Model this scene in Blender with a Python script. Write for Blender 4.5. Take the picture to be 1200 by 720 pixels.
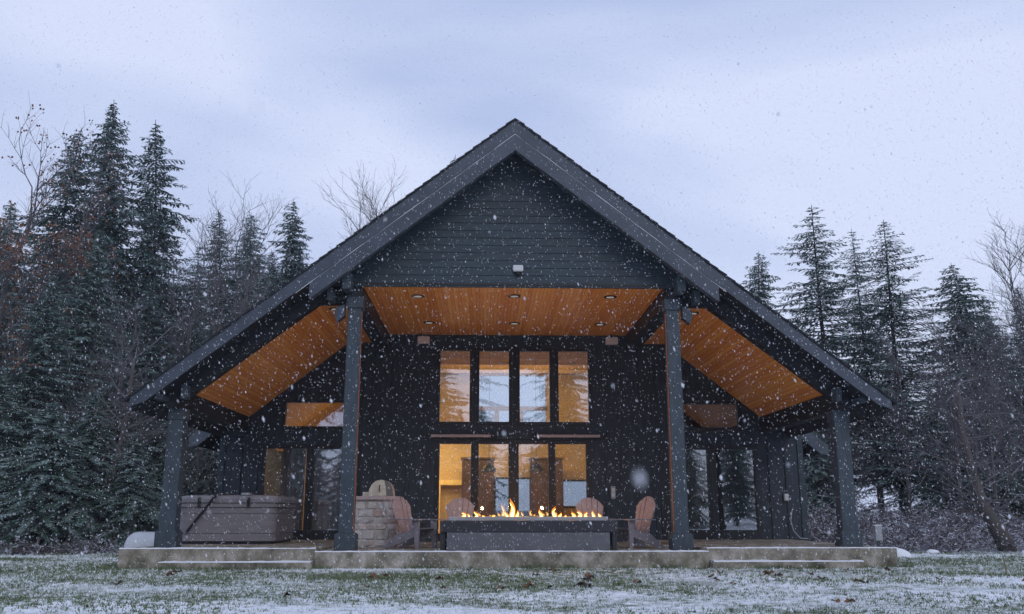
import bpy, bmesh, math, random
from mathutils import Vector, Matrix, Quaternion
for o in list(bpy.data.objects): bpy.data.objects.remove(o)
S = bpy.context.scene
COL = S.collection
R = math.radians
PITCH, YAW = .2283, .03
CAM = Vector((-.5573, 0, .6547))
FPX = 1042.7
cd = bpy.data.cameras.new('camera'); cam = bpy.data.objects.new('camera', cd); COL.objects.link(cam)
cam.location = CAM; cam.rotation_euler = (math.pi/2+PITCH, 0, -YAW)
cd.sensor_width = 36; cd.lens = 36*FPX/1200; cd.clip_start = .05; cd.clip_end = 2000
cd.dof.use_dof = True; cd.dof.focus_distance = 17.3; cd.dof.aperture_fstop = 4.5
S.camera = cam

# ---------------------------------------------------------------- world, sun, exposure
SUN_EL, SUN_AZ = R(32), R(200)
W = bpy.data.worlds.new('World'); S.world = W; W.use_nodes = True
nt = W.node_tree; nt.nodes.clear()
def N(nt, t, **k):
    n = nt.nodes.new(t)
    for a, b in k.items():
        if a.startswith('i_'): n.inputs[a[2:].replace('_', ' ')].default_value = b
        else: setattr(n, a, b)
    return n
sky = N(nt, 'ShaderNodeTexSky', sky_type='NISHITA', sun_disc=False, sun_elevation=SUN_EL, sun_rotation=SUN_AZ)
tc = N(nt, 'ShaderNodeTexCoord'); mp = N(nt, 'ShaderNodeMapping'); mp.inputs['Scale'].default_value = (1, 1, 3.2)
nz = N(nt, 'ShaderNodeTexNoise'); nz.inputs['Scale'].default_value = 1.25; nz.inputs['Detail'].default_value = 4.5; nz.inputs['Roughness'].default_value = .42
nz.inputs['Distortion'].default_value = .5
rp = N(nt, 'ShaderNodeValToRGB')
rp.color_ramp.elements[0].position = .36; rp.color_ramp.elements[0].color = (3.1, 3.9, 6.3, 1)
rp.color_ramp.elements[1].position = .62; rp.color_ramp.elements[1].color = (5.8, 6.4, 8.3, 1)
mx = N(nt, 'ShaderNodeMix', data_type='RGBA'); mx.inputs['Factor'].default_value = .93
bg = N(nt, 'ShaderNodeBackground'); bg.inputs['Strength'].default_value = .10
wo = N(nt, 'ShaderNodeOutputWorld')
L = nt.links.new
L(tc.outputs['Generated'], mp.inputs['Vector']); L(mp.outputs[0], nz.inputs['Vector']); L(nz.outputs['Fac'], rp.inputs['Fac'])
L(sky.outputs[0], mx.inputs[6]); L(rp.outputs[0], mx.inputs[7]); L(mx.outputs[2], bg.inputs['Color']); L(bg.outputs[0], wo.inputs['Surface'])
sl = bpy.data.lights.new('sun', 'SUN'); sl.energy = .5; sl.angle = R(25); sl.color = (1, .95, .88)
so = bpy.data.objects.new('sun', sl); COL.objects.link(so)
so.rotation_euler = (math.pi/2-SUN_EL, 0, R(20))   # comes from behind the camera, a little to the left
S.view_settings.view_transform = 'Standard'; S.view_settings.look = 'None'; S.view_settings.exposure = 0.34; S.view_settings.gamma = 1
S.view_settings.use_curve_mapping = False

# ---------------------------------------------------------------- helpers
def at(px, py, Y):
    u = (px-600)/FPX; v = (360-py)/FPX
    y = math.cos(PITCH)-v*math.sin(PITCH); z = math.sin(PITCH)+v*math.cos(PITCH)
    X = u*math.cos(YAW)+y*math.sin(YAW); Yw = -u*math.sin(YAW)+y*math.cos(YAW)
    t = Y/Yw
    return Vector((CAM.x+X*t, Y, CAM.z+z*t))

class MB:
    def __init__(s): s.v = []; s.f = []; s.m = []
    def face(s, pts, m=0):
        n = len(s.v); s.v += [tuple(p) for p in pts]; s.f.append(tuple(range(n, n+len(pts)))); s.m.append(m)
    def box(s, a, b, M=None, m=0):
        x0, y0, z0 = [min(a[i], b[i]) for i in range(3)]; x1, y1, z1 = [max(a[i], b[i]) for i in range(3)]
        P = [Vector(p) for p in ((x0,y0,z0),(x1,y0,z0),(x1,y1,z0),(x0,y1,z0),(x0,y0,z1),(x1,y0,z1),(x1,y1,z1),(x0,y1,z1))]
        if M: P = [M @ p for p in P]
        n = len(s.v); s.v += [tuple(p) for p in P]
        for q in ((3,2,1,0),(4,5,6,7),(0,1,5,4),(1,2,6,5),(2,3,7,6),(3,0,4,7)): s.f.append(tuple(n+i for i in q)); s.m.append(m)
        return s
    def prism(s, pts, y0, y1, m=0):
        """polygon in XZ (list of (x,z)) extruded along y"""
        k = len(pts); n = len(s.v)
        s.v += [(p[0], y0, p[1]) for p in pts]+[(p[0], y1, p[1]) for p in pts]
        s.f.append(tuple(range(n, n+k))); s.m.append(m)
        s.f.append(tuple(range(n+2*k-1, n+k-1, -1))); s.m.append(m)
        for i in range(k):
            j = (i+1) % k; s.f.append((n+i, n+k+i, n+k+j, n+j)); s.m.append(m)
        return s
    def tube(s, pts, rad, sides=6, cap=True, m=0):
        n0 = len(s.v); pts = [Vector(p) for p in pts]; up = None
        for i, p in enumerate(pts):
            d = (pts[min(i+1, len(pts)-1)]-pts[max(i-1, 0)])
            d = d.normalized() if d.length > 1e-9 else Vector((0,0,1))
            if up is None: up = d.orthogonal().normalized()
            a = (up-d*up.dot(d)); a = a.normalized() if a.length > 1e-6 else d.orthogonal().normalized(); up = a
            b = d.cross(a); r = rad[i] if isinstance(rad, (list, tuple)) else rad
            for k in range(sides):
                t = 2*math.pi*k/sides; s.v.append(tuple(p+a*(r*math.cos(t))+b*(r*math.sin(t))))
        for i in range(len(pts)-1):
            for k in range(sides):
                k2 = (k+1) % sides; q = n0+i*sides
                s.f.append((q+k, q+k2, q+sides+k2, q+sides+k)); s.m.append(m)
        if cap:
            s.f.append(tuple(range(n0+sides-1, n0-1, -1))); s.m.append(m)
            q = n0+(len(pts)-1)*sides; s.f.append(tuple(range(q, q+sides))); s.m.append(m)
        return s
    def lathe(s, prof, seg=24, M=None, m=0):
        n0 = len(s.v)
        for r, z in prof:
            for k in range(seg):
                t = 2*math.pi*k/seg; p = Vector((r*math.cos(t), r*math.sin(t), z)); s.v.append(tuple(M @ p if M else p))
        for i in range(len(prof)-1):
            for k in range(seg):
                k2 = (k+1) % seg; q = n0+i*seg; s.f.append((q+k, q+k2, q+seg+k2, q+seg+k)); s.m.append(m)
        s.f.append(tuple(range(n0+seg-1, n0-1, -1))); s.m.append(m)
        q = n0+(len(prof)-1)*seg; s.f.append(tuple(range(q, q+seg))); s.m.append(m)
        return s
    def build(s, name, mats, parent=None, bevel=0, smooth=False, loc=None):
        me = bpy.data.meshes.new(name); me.from_pydata(s.v, [], s.f)
        if not isinstance(mats, (list, tuple)): mats = [mats]
        for m in mats: me.materials.append(m)
        if len(mats) > 1: me.polygons.foreach_set('material_index', s.m)
        if smooth: me.polygons.foreach_set('use_smooth', [True]*len(me.polygons))
        me.update()
        o = bpy.data.objects.new(name, me); COL.objects.link(o)
        if parent: o.parent = parent
        if loc: o.location = loc
        if bevel:
            b = o.modifiers.new('bevel', 'BEVEL'); b.width = bevel; b.segments = 2; b.limit_method = 'ANGLE'
        return o

def tag(o, label=None, cat=None, group=None, kind=None):
    if label: o['label'] = label
    if cat: o['category'] = cat
    if group: o['group'] = group
    if kind: o['kind'] = kind
    return o
def empty(name, loc=(0,0,0), rz=0):
    o = bpy.data.objects.new(name, None); COL.objects.link(o); o.location = loc; o.rotation_euler = (0,0,rz); o.empty_display_size = .2
    return o
def dup(root, parent=None):
    c = root.copy(); COL.objects.link(c); c.parent = parent
    for ch in list(root.children): dup(ch, c)
    return c

def mat(name, col, rough=.6, var=0, vscale=4, col2=None, bump=0, bscale=30, metal=0, stretch=(1,1,1), spec=.4, detail=4):
    m = bpy.data.materials.new(name); m.use_nodes = True; t = m.node_tree; b = t.nodes['Principled BSDF']
    b.inputs['Base Color'].default_value = (*col, 1); b.inputs['Roughness'].default_value = rough; b.inputs['Metallic'].default_value = metal
    b.inputs['Specular IOR Level'].default_value = spec
    if var or bump:
        tcn = N(t, 'ShaderNodeTexCoord'); mpn = N(t, 'ShaderNodeMapping'); mpn.inputs['Scale'].default_value = stretch
        t.links.new(tcn.outputs['Object'], mpn.inputs['Vector'])
    if var:
        n = N(t, 'ShaderNodeTexNoise'); n.inputs['Scale'].default_value = vscale; n.inputs['Detail'].default_value = detail; n.inputs['Roughness'].default_value = .65
        c2 = col2 or tuple(min(1, c*(1+var)) for c in col); c1 = col if col2 else tuple(c*(1-var) for c in col)
        rr = N(t, 'ShaderNodeValToRGB'); rr.color_ramp.elements[0].position = .35; rr.color_ramp.elements[1].position = .68
        rr.color_ramp.elements[0].color = (*c1, 1); rr.color_ramp.elements[1].color = (*c2, 1)
        t.links.new(mpn.outputs[0], n.inputs['Vector']); t.links.new(n.outputs['Fac'], rr.inputs['Fac']); t.links.new(rr.outputs[0], b.inputs['Base Color'])
    if bump:
        n = N(t, 'ShaderNodeTexNoise'); n.inputs['Scale'].default_value = bscale; n.inputs['Detail'].default_value = 5
        bp = N(t, 'ShaderNodeBump'); bp.inputs['Strength'].default_value = bump; bp.inputs['Distance'].default_value = .02
        t.links.new(mpn.outputs[0], n.inputs['Vector']); t.links.new(n.outputs['Fac'], bp.inputs['Height']); t.links.new(bp.outputs[0], b.inputs['Normal'])
    return m
def emit(name, col, st):
    m = bpy.data.materials.new(name); m.use_nodes = True; t = m.node_tree; t.nodes.clear()
    e = N(t, 'ShaderNodeEmission'); e.inputs[0].default_value = (*col, 1); e.inputs[1].default_value = st
    o = N(t, 'ShaderNodeOutputMaterial'); t.links.new(e.outputs[0], o.inputs[0]); return m
def snowy(name, col, col2, snow=(.62,.66,.72), lo=.55, hi=.9, amt=.8, nscale=3, rough=.85):
    """material with snow lying on faces that look up"""
    m = bpy.data.materials.new(name); m.use_nodes = True; t = m.node_tree; b = t.nodes['Principled BSDF']; b.inputs['Roughness'].default_value = rough
    b.inputs['Specular IOR Level'].default_value = .15
    g = N(t, 'ShaderNodeNewGeometry'); sp = N(t, 'ShaderNodeSeparateXYZ'); t.links.new(g.outputs['Normal'], sp.inputs[0])
    ab = N(t, 'ShaderNodeMath', operation='ABSOLUTE'); t.links.new(sp.outputs[2], ab.inputs[0])
    mr = N(t, 'ShaderNodeMapRange'); mr.inputs[1].default_value = lo; mr.inputs[2].default_value = hi; t.links.new(ab.outputs[0], mr.inputs[0])
    n = N(t, 'ShaderNodeTexNoise'); n.inputs['Scale'].default_value = nscale; n.inputs['Detail'].default_value = 5
    tcn = N(t, 'ShaderNodeTexCoord'); t.links.new(tcn.outputs['Object'], n.inputs['Vector'])
    r1 = N(t, 'ShaderNodeMapRange'); r1.inputs[1].default_value = .42; r1.inputs[2].default_value = .62; t.links.new(n.outputs['Fac'], r1.inputs[0])
    mu = N(t, 'ShaderNodeMath', operation='MULTIPLY'); t.links.new(mr.outputs[0], mu.inputs[0]); t.links.new(r1.outputs[0], mu.inputs[1])
    mu2 = N(t, 'ShaderNodeMath', operation='MULTIPLY'); mu2.inputs[1].default_value = amt; t.links.new(mu.outputs[0], mu2.inputs[0])
    n2 = N(t, 'ShaderNodeTexNoise'); n2.inputs['Scale'].default_value = nscale*.4; t.links.new(tcn.outputs['Object'], n2.inputs['Vector'])
    a = N(t, 'ShaderNodeMix', data_type='RGBA'); a.inputs[6].default_value = (*col, 1); a.inputs[7].default_value = (*col2, 1); t.links.new(n2.outputs['Fac'], a.inputs[0])
    c = N(t, 'ShaderNodeMix', data_type='RGBA'); c.inputs[7].default_value = (*snow, 1); t.links.new(a.outputs[2], c.inputs[6]); t.links.new(mu2.outputs[0], c.inputs[0])
    t.links.new(c.outputs[2], b.inputs['Base Color']); return m

M = {}
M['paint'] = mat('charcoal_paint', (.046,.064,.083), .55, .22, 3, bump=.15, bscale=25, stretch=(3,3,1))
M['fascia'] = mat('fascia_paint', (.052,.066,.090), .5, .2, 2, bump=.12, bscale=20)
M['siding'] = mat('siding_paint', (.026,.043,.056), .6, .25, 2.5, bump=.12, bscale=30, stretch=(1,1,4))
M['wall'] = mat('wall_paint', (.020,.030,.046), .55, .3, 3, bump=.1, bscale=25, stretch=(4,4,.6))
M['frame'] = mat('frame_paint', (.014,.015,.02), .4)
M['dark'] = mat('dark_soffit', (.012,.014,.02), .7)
M['shingle'] = mat('roof_shingles', (.018,.02,.024), .9, .4, 8, bump=.6, bscale=12)
M['snow'] = mat('snow', (.80,.83,.88), .7, .06, 6, bump=.5, bscale=18)
M['steel'] = mat('brushed_steel', (.45,.45,.44), .35, .15, 12, metal=.9)
M['black'] = mat('black_metal', (.012,.012,.014), .45)
M['white'] = mat('white_plastic', (.62,.62,.62), .5)
M['grey'] = mat('grey_plastic', (.33,.35,.38), .5, .1, 9)
def plank_mat(name, along):   # cedar boards; along = 'Y': boards run in depth
    m = bpy.data.materials.new(name); m.use_nodes = True; t = m.node_tree; b = t.nodes['Principled BSDF']
    b.inputs['Roughness'].default_value = .42; b.inputs['Specular IOR Level'].default_value = .35
    tcn = N(t, 'ShaderNodeTexCoord'); mp1 = N(t, 'ShaderNodeMapping')
    mp1.inputs['Scale'].default_value = (1, .35, 1); t.links.new(tcn.outputs['Object'], mp1.inputs[0])
    sp = N(t, 'ShaderNodeSeparateXYZ'); t.links.new(tcn.outputs['Object'], sp.inputs[0])
    ax = sp.outputs[0]
    mu = N(t, 'ShaderNodeMath', operation='MULTIPLY'); mu.inputs[1].default_value = 13; t.links.new(ax, mu.inputs[0])
    fl = N(t, 'ShaderNodeMath', operation='FLOOR'); t.links.new(mu.outputs[0], fl.inputs[0])
    fr = N(t, 'ShaderNodeMath', operation='FRACT'); t.links.new(mu.outputs[0], fr.inputs[0])
    wn = N(t, 'ShaderNodeTexWhiteNoise', noise_dimensions='1D'); t.links.new(fl.outputs[0], wn.inputs['W'])
    nn = N(t, 'ShaderNodeTexNoise'); nn.inputs['Scale'].default_value = 9; nn.inputs['Detail'].default_value = 6; nn.inputs['Roughness'].default_value = .7
    mp2 = N(t, 'ShaderNodeMapping'); mp2.inputs['Scale'].default_value = (3, .3, 3); t.links.new(tcn.outputs['Object'], mp2.inputs[0]); t.links.new(mp2.outputs[0], nn.inputs['Vector'])
    ad = N(t, 'ShaderNodeMath', operation='MULTIPLY_ADD'); ad.inputs[1].default_value = .36; t.links.new(wn.outputs[0], ad.inputs[0]); 
    sc = N(t, 'ShaderNodeMath', operation='MULTIPLY'); sc.inputs[1].default_value = .75; t.links.new(nn.outputs['Fac'], sc.inputs[0]); t.links.new(sc.outputs[0], ad.inputs[2])
    rr = N(t, 'ShaderNodeValToRGB'); e = rr.color_ramp.elements
    e[0].position = .25; e[0].color = (.72,.22,.03,1); e[1].position = .85; e[1].color = (1,.48,.10,1)
    t.links.new(ad.outputs[0], rr.inputs[0])
    gt = N(t, 'ShaderNodeMath', operation='GREATER_THAN'); gt.inputs[1].default_value = .06; t.links.new(fr.outputs[0], gt.inputs[0])
    c = N(t, 'ShaderNodeMix', data_type='RGBA'); c.inputs[6].default_value = (.16,.045,.012,1); t.links.new(gt.outputs[0], c.inputs[0]); t.links.new(rr.outputs[0], c.inputs[7])
    t.links.new(c.outputs[2], b.inputs['Base Color']); return m
M['cedar'] = plank_mat('cedar_boards', 'Y')
M['cedar_trim'] = mat('cedar_trim', (.42,.12,.04), .5, .2, 6)
def conc(name):
    m = mat(name, (.20,.185,.15), .9, .0)
    t = m.node_tree; b = t.nodes['Principled BSDF']
    tcn = N(t, 'ShaderNodeTexCoord')
    n = N(t, 'ShaderNodeTexNoise'); n.inputs['Scale'].default_value = 2.2; n.inputs['Detail'].default_value = 7; n.inputs['Roughness'].default_value = .7
    mpn = N(t, 'ShaderNodeMapping'); mpn.inputs['Scale'].default_value = (1.3,1,1.1); t.links.new(tcn.outputs['Object'], mpn.inputs[0]); t.links.new(mpn.outputs[0], n.inputs['Vector'])
    rr = N(t, 'ShaderNodeValToRGB'); e = rr.color_ramp.elements; e[0].position = .33; e[0].color = (.085,.078,.055,1); e[1].position = .64; e[1].color = (.46,.42,.37,1)
    x = e.new(.5); x.color = (.26,.235,.185,1)
    t.links.new(n.outputs['Fac'], rr.inputs[0]); t.links.new(rr.outputs[0], b.inputs['Base Color'])
    bp = N(t, 'ShaderNodeBump'); bp.inputs['Strength'].default_value = .4; bp.inputs['Distance'].default_value = .02; t.links.new(n.outputs['Fac'], bp.inputs['Height']); t.links.new(bp.outputs[0], b.inputs['Normal'])
    return m
M['conc'] = conc('weathered_concrete')
def glass(name, refl=.3, tint=(.85,.88,.9), ro=.015):
    m = bpy.data.materials.new(name); m.use_nodes = True; t = m.node_tree; t.nodes.clear()
    tr = N(t, 'ShaderNodeBsdfTransparent'); tr.inputs[0].default_value = (*tint, 1)
    gl = N(t, 'ShaderNodeBsdfGlossy'); gl.inputs['Roughness'].default_value = ro; gl.inputs['Color'].default_value = (.95,.97,1,1)
    n = N(t, 'ShaderNodeTexNoise'); n.inputs['Scale'].default_value = 1.1; tcn = N(t, 'ShaderNodeTexCoord'); t.links.new(tcn.outputs['Object'], n.inputs['Vector'])
    bp = N(t, 'ShaderNodeBump'); bp.inputs['Strength'].default_value = .12; bp.inputs['Distance'].default_value = .02; t.links.new(n.outputs['Fac'], bp.inputs['Height']); t.links.new(bp.outputs[0], gl.inputs['Normal'])
    mxn = N(t, 'ShaderNodeMixShader'); mxn.inputs[0].default_value = refl
    o = N(t, 'ShaderNodeOutputMaterial'); t.links.new(tr.outputs[0], mxn.inputs[1]); t.links.new(gl.outputs[0], mxn.inputs[2]); t.links.new(mxn.outputs[0], o.inputs[0]); return m
M['glass'] = glass('window_glass', .27)
M['glass_side'] = glass('door_glass', .27, (.4,.42,.42), .02)

# ---------------------------------------------------------------- ground
GZ = -.27
def gheight(x, y):
    z = GZ + .035*math.sin(x*.55+1.3)*math.sin(y*.43+.4) + .015*math.sin(x*1.7+y*1.1)
    if y > 21: z += min(1.2, (y-21)*.02)
    if 15.3 < y < 23 and -7.6 < x < 7.6: z = GZ-.005
    if y < 15.9: z -= .0
    return z
def axis(lo, hi, dlo, dhi, step, far):
    a = []; x = dlo
    while x <= dhi: a.append(x); x += step
    y = dlo; s = step
    while y > lo: s *= 1.35; y -= s; a.insert(0, max(y, lo))
    y = a[-1]; s = step
    while y < hi: s *= 1.35; y += s; a.append(min(y, hi))
    return a
g = MB(); xs = axis(-400, 400, -26, 26, .4, 0); ys = axis(-300, 600, 4, 40, .4, 0)
for y in ys:
    for x in xs: g.v.append((x, y, gheight(x, y)))
nx = len(xs)
for j in range(len(ys)-1):
    for i in range(nx-1):
        g.f.append((j*nx+i, j*nx+i+1, (j+1)*nx+i+1, (j+1)*nx+i)); g.m.append(0)
def ground_mat():
    m = bpy.data.materials.new('snowy_lawn'); m.use_nodes = True; t = m.node_tree; b = t.nodes['Principled BSDF']; b.inputs['Roughness'].default_value = .9
    b.inputs['Specular IOR Level'].default_value = .1
    tcn = N(t, 'ShaderNodeTexCoord')
    def noise(sc, det=5, ro=.6, st=(1,1,1)):
        mpn = N(t, 'ShaderNodeMapping'); mpn.inputs['Scale'].default_value = st; t.links.new(tcn.outputs['Object'], mpn.inputs[0])
        n = N(t, 'ShaderNodeTexNoise'); n.inputs['Scale'].default_value = sc; n.inputs['Detail'].default_value = det; n.inputs['Roughness'].default_value = ro
        t.links.new(mpn.outputs[0], n.inputs['Vector']); return n.outputs['Fac']
    big = noise(.35, 3, .5, (.5,1.2,1)); fine = noise(7, 8, .75, (1,.8,1)); mid = noise(2, 4)
    sp = N(t, 'ShaderNodeSeparateXYZ'); t.links.new(tcn.outputs['Object'], sp.inputs[0])
    def mth(op, a, b_=None, c_=None):
        n = N(t, 'ShaderNodeMath', operation=op)
        for i, x in enumerate((a, b_, c_)):
            if x is None: continue
            if isinstance(x, (int, float)): n.inputs[i].default_value = x
            else: t.links.new(x, n.inputs[i])
        return n.outputs[0]
    # more snow away from the eaves (open lawn), less close to the patio
    mr = N(t, 'ShaderNodeMapRange'); mr.inputs[1].default_value = 9; mr.inputs[2].default_value = 14; mr.inputs[3].default_value = .10; mr.inputs[4].default_value = -.02; t.links.new(sp.outputs[1], mr.inputs[0])
    xr = N(t, 'ShaderNodeMapRange'); xr.inputs[1].default_value = -4; xr.inputs[2].default_value = 8; xr.inputs[3].default_value = -.02; xr.inputs[4].default_value = .07; t.links.new(sp.outputs[0], xr.inputs[0])
    s = mth('MULTIPLY_ADD', big, .8, mth('MULTIPLY_ADD', fine, .9, mth('MULTIPLY', mid, .35)))
    s = mth('ADD', mth('ADD', s, mr.outputs[0]), xr.outputs[0])
    sr = N(t, 'ShaderNodeMapRange'); sr.inputs[1].default_value = .97; sr.inputs[2].default_value = 1.16; t.links.new(s, sr.inputs[0])
    gr = N(t, 'ShaderNodeValToRGB'); e = gr.color_ramp.elements; e[0].position = .35; e[0].color = (.075,.10,.05,1); e[1].position = .7; e[1].color = (.19,.24,.13,1)
    t.links.new(noise(12, 5), gr.inputs[0])
    c = N(t, 'ShaderNodeMix', data_type='RGBA'); t.links.new(sr.outputs[0], c.inputs[0]); t.links.new(gr.outputs[0], c.inputs[6]); c.inputs[7].default_value = (.84,.87,.91,1)
    # forest floor past the lawn edge
    fe = mth('ADD', sp.outputs[1], mth('MULTIPLY', mid, 2.0)); fr_ = N(t, 'ShaderNodeMapRange'); fr_.inputs[1].default_value = 22.2; fr_.inputs[2].default_value = 23.2; t.links.new(fe, fr_.inputs[0])
    ff = N(t, 'ShaderNodeValToRGB'); e = ff.color_ramp.elements; e[0].position = .42; e[0].color = (.045,.035,.025,1); e[1].position = .62; e[1].color = (.5,.53,.58,1)
    t.links.new(noise(3, 7, .75), ff.inputs[0])
    d = N(t, 'ShaderNodeMix', data_type='RGBA'); t.links.new(fr_.outputs[0], d.inputs[0]); t.links.new(c.outputs[2], d.inputs[6]); t.links.new(ff.outputs[0], d.inputs[7])
    t.links.new(d.outputs[2], b.inputs['Base Color'])
    bp = N(t, 'ShaderNodeBump'); bp.inputs['Strength'].default_value = .3; bp.inputs['Distance'].default_value = .05; t.links.new(fine, bp.inputs['Height']); t.links.new(bp.outputs[0], b.inputs['Normal'])
    return m
tag(g.build('ground', ground_mat(), smooth=True), kind='structure')

# patio
pm = MB()
pm.box((-3.52,16.22,-.6), (3.42,22.1,0))
patio = pm.build('patio', M['conc'], bevel=.012); tag(patio, kind='structure')
for s, x0, x1 in ((-1,-6.98,-3.523), (1,3.423,6.88)):
    q = MB(); q.box((x0,16.4,-.6), (x1,22.1,.05)); tag(q.build('patio', M['conc'], bevel=.012), kind='structure')
for x0, x1 in ((-6.15,-3.53), (3.43,6.1)):
    q = MB(); q.box((x0,16.02,-.6), (x1,16.396,-.165)); tag(q.build('patio_step', M['conc'], bevel=.01), kind='structure')
rng = random.Random(5)
def snow_strip(x0, x1, y0, y1, z, th=.018, seed=0):
    r = random.Random(seed); mb = MB(); n = max(4, int((x1-x0)/.08)); prev = None
    back = y1
    for i in range(n+1):
        x = x0+(x1-x0)*i/n; back = y1+.10*math.sin(x*2.3+seed)+r.uniform(-.04,.04); h = th*r.uniform(.6,1.2)
        cur = [(x, y0+r.uniform(.0,.012), z+.001), (x, y0+.015, z+h), (x, back-.06, z+h), (x, back, z+.001)]
        if prev:
            for k in range(3): mb.face([prev[k], cur[k], cur[k+1], prev[k+1]])
        prev = cur
    return mb
for k, a in enumerate(((-3.52,3.42,16.215,16.42,0), (-6.98,-3.54,16.395,16.6,.05), (3.44,6.88,16.395,16.6,.05), (-6.15,-3.55,16.015,16.36,-.165), (3.45,6.1,16.015,16.36,-.165))):
    tag(snow_strip(*a, seed=k+1).build('patio_snow', M['snow'], smooth=True), 'thin line of fresh snow lying along the patio edge', 'snow', kind='stuff')

# ---------------------------------------------------------------- house
SL = .79; RT = 8.35
def rz(x): return RT-SL*abs(x)
house = empty('lodge_house', (0,17,0)); 
tag(house, 'black gabled timber lodge with deep porch and orange cedar ceilings', 'house')
def hp(mb, name, m, **k):
    o = mb.build(name, m, house, **k); o.location = (0,-17,0); return o
def sub(mb, name, m, par, **k): return mb.build(name, m, par, **k)
# porch roof: two slabs + shingle courses showing at the rake edge
for s in (-1, 1):
    r = MB()
    pts = [(0, RT-.05), (s*7.03, rz(7.03)-.05), (s*7.03, rz(7.03)-.30), (0, RT-.30)]
    if s > 0: pts = pts[::-1]
    r.prism(pts, 16.47, 22.3)
    hp(r, 'porch_roof', M['dark'])
    sh = MB(); n = 44
    for i in range(n):      # overlapping shingle courses
        a = 7.12*i/n; b_ = 7.12*(i+1)/n+.03
        p = [(s*a, rz(a)-.048), (s*b_, rz(b_)-.048), (s*b_, rz(b_)+.012), (s*a, rz(a)-.015)]
        if s > 0: p = p[::-1]
        sh.prism(p, 16.40+.01*(i % 2), 22.35)
    so_ = hp(sh, 'roof_shingles', M['shingle'])
    # thin snow on the roof plane
    sn = MB(); x = .25; r2 = random.Random(9+s)
    q = [(s*.2, rz(.2)+.012), (s*7.1, rz(7.1)+.012), (s*7.1, rz(7.1)+.03), (s*.2, rz(.2)+.03)]
    if s > 0: q = q[::-1]
    sn.prism(q, 16.7, 22.3); sub(sn, 'roof_snow', M['snow'], so_)
    # upper fascia with plumb-cut tail
    f = MB(); p = [(0, RT-.05), (s*7.05, rz(7.05)-.05), (s*7.06, rz(7.05)-.23), (s*6.78, rz(6.78)-.33), (0, RT-.33)]
    if s > 0: p = p[::-1]
    f.prism(p, 16.43, 16.468)
    fo = hp(f, 'fascia_board', M['fascia'])
    f = MB(); p = [(0, RT-.362), (s*3.9, rz(3.9)-.362), (s*3.9, rz(3.9)-.66), (s*3.84, rz(3.84)-.68), (0, RT-.70)]
    if s > 0: p = p[::-1]
    f.prism(p, 16.40, 16.55)
    bo = hp(f, 'barge_board', M['fascia'])
    sn = MB(); x = 0; r2 = random.Random(3+s)
    h0 = .01
    while x < 3.9:
        x2 = x+r2.uniform(.1,.35)
        h1 = r2.uniform(.003,.012)
        p = [(s*x, rz(x)-.361), (s*x2, rz(x2)-.361), (s*x2, rz(x2)-.361+h1), (s*x, rz(x)-.361+h0)]
        if s > 0: p = p[::-1]
        sn.prism(p, 16.404, 16.428); h0 = h1
        x = x2
    sub(sn, 'snow_edge', M['snow'], bo)
    # second thin trim lip on the fascia
    # porch front rafter between inner and outer post
    f = MB(); p = [(s*3.1, rz(3.1)-.305), (s*6.8, rz(6.8)-.305), (s*6.8, rz(6.8)-.5), (s*6.3, rz(6.3)-.60), (s*3.1, rz(3.1)-.66)]
    if s > 0: p = p[::-1]
    f.prism(p, 17.06, 17.30); hp(f, 'rafter', M['dark'])
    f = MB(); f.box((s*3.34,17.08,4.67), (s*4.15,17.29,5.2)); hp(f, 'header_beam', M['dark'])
    # eave fascia along the side
    f = MB(); f.box((s*7.03,16.47,rz(7.05)-.24), (s*7.065,22.3,rz(7.05)-.055)); hp(f, 'gutter', M['fascia'])
    # beams running back to the wall
    bx = s*6.45-.04
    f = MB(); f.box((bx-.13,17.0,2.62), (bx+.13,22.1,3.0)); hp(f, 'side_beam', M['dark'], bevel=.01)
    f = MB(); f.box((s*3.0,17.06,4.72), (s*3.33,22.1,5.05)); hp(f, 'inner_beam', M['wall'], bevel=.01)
    # beam ends and tails under the rake; second box stands in for barge tail shadow
    for X, Yf, z0, z1, w in ((3.24,16.62,4.86,5.17,.17), (3.56,16.75,4.66,4.9,.12), (6.62,16.62,2.72,3.02,.17), (6.22,16.8,2.76,3.02,.11)):
        f = MB(); f.box((s*X-w/2,Yf,z0), (s*X+w/2,17.05,min(z1, rz(X)-.31))); hp(f, 'beam_end_or_shadow', M['paint'], bevel=.008)
    f = MB(); p = [(s*3.30,4.62), (s*3.47,4.56), (s*3.50,4.42), (s*3.44,4.28), (s*3.30,4.40)]
    if s > 0: p = p[::-1]
    f.prism(p, 16.93, 17.1); hp(f, 'beam_tail', M['fascia'])
    # cedar ceilings
    xi = (8.0-4.85)/SL
    f = MB(); p = [(s*3.335,4.85), (s*xi,4.85), (s*6.36,8.0-SL*6.36), (s*6.36,8.03-SL*6.36), (s*xi,4.88), (s*3.335,4.88)]
    if s > 0: p = p[::-1]
    f.prism(p, 17.3, 22.1); hp(f, 'side_ceiling', M['cedar'])
f = MB(); f.box((-2.995,17.03,5.06), (2.995,22.1,5.1)); hp(f, 'central_ceiling', M['cedar'])
# filler so no light leaks between ceiling and roof at the front
f = MB(); f.box((-3.34,16.98,5.115), (3.34,17.02,5.12)); 
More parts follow.
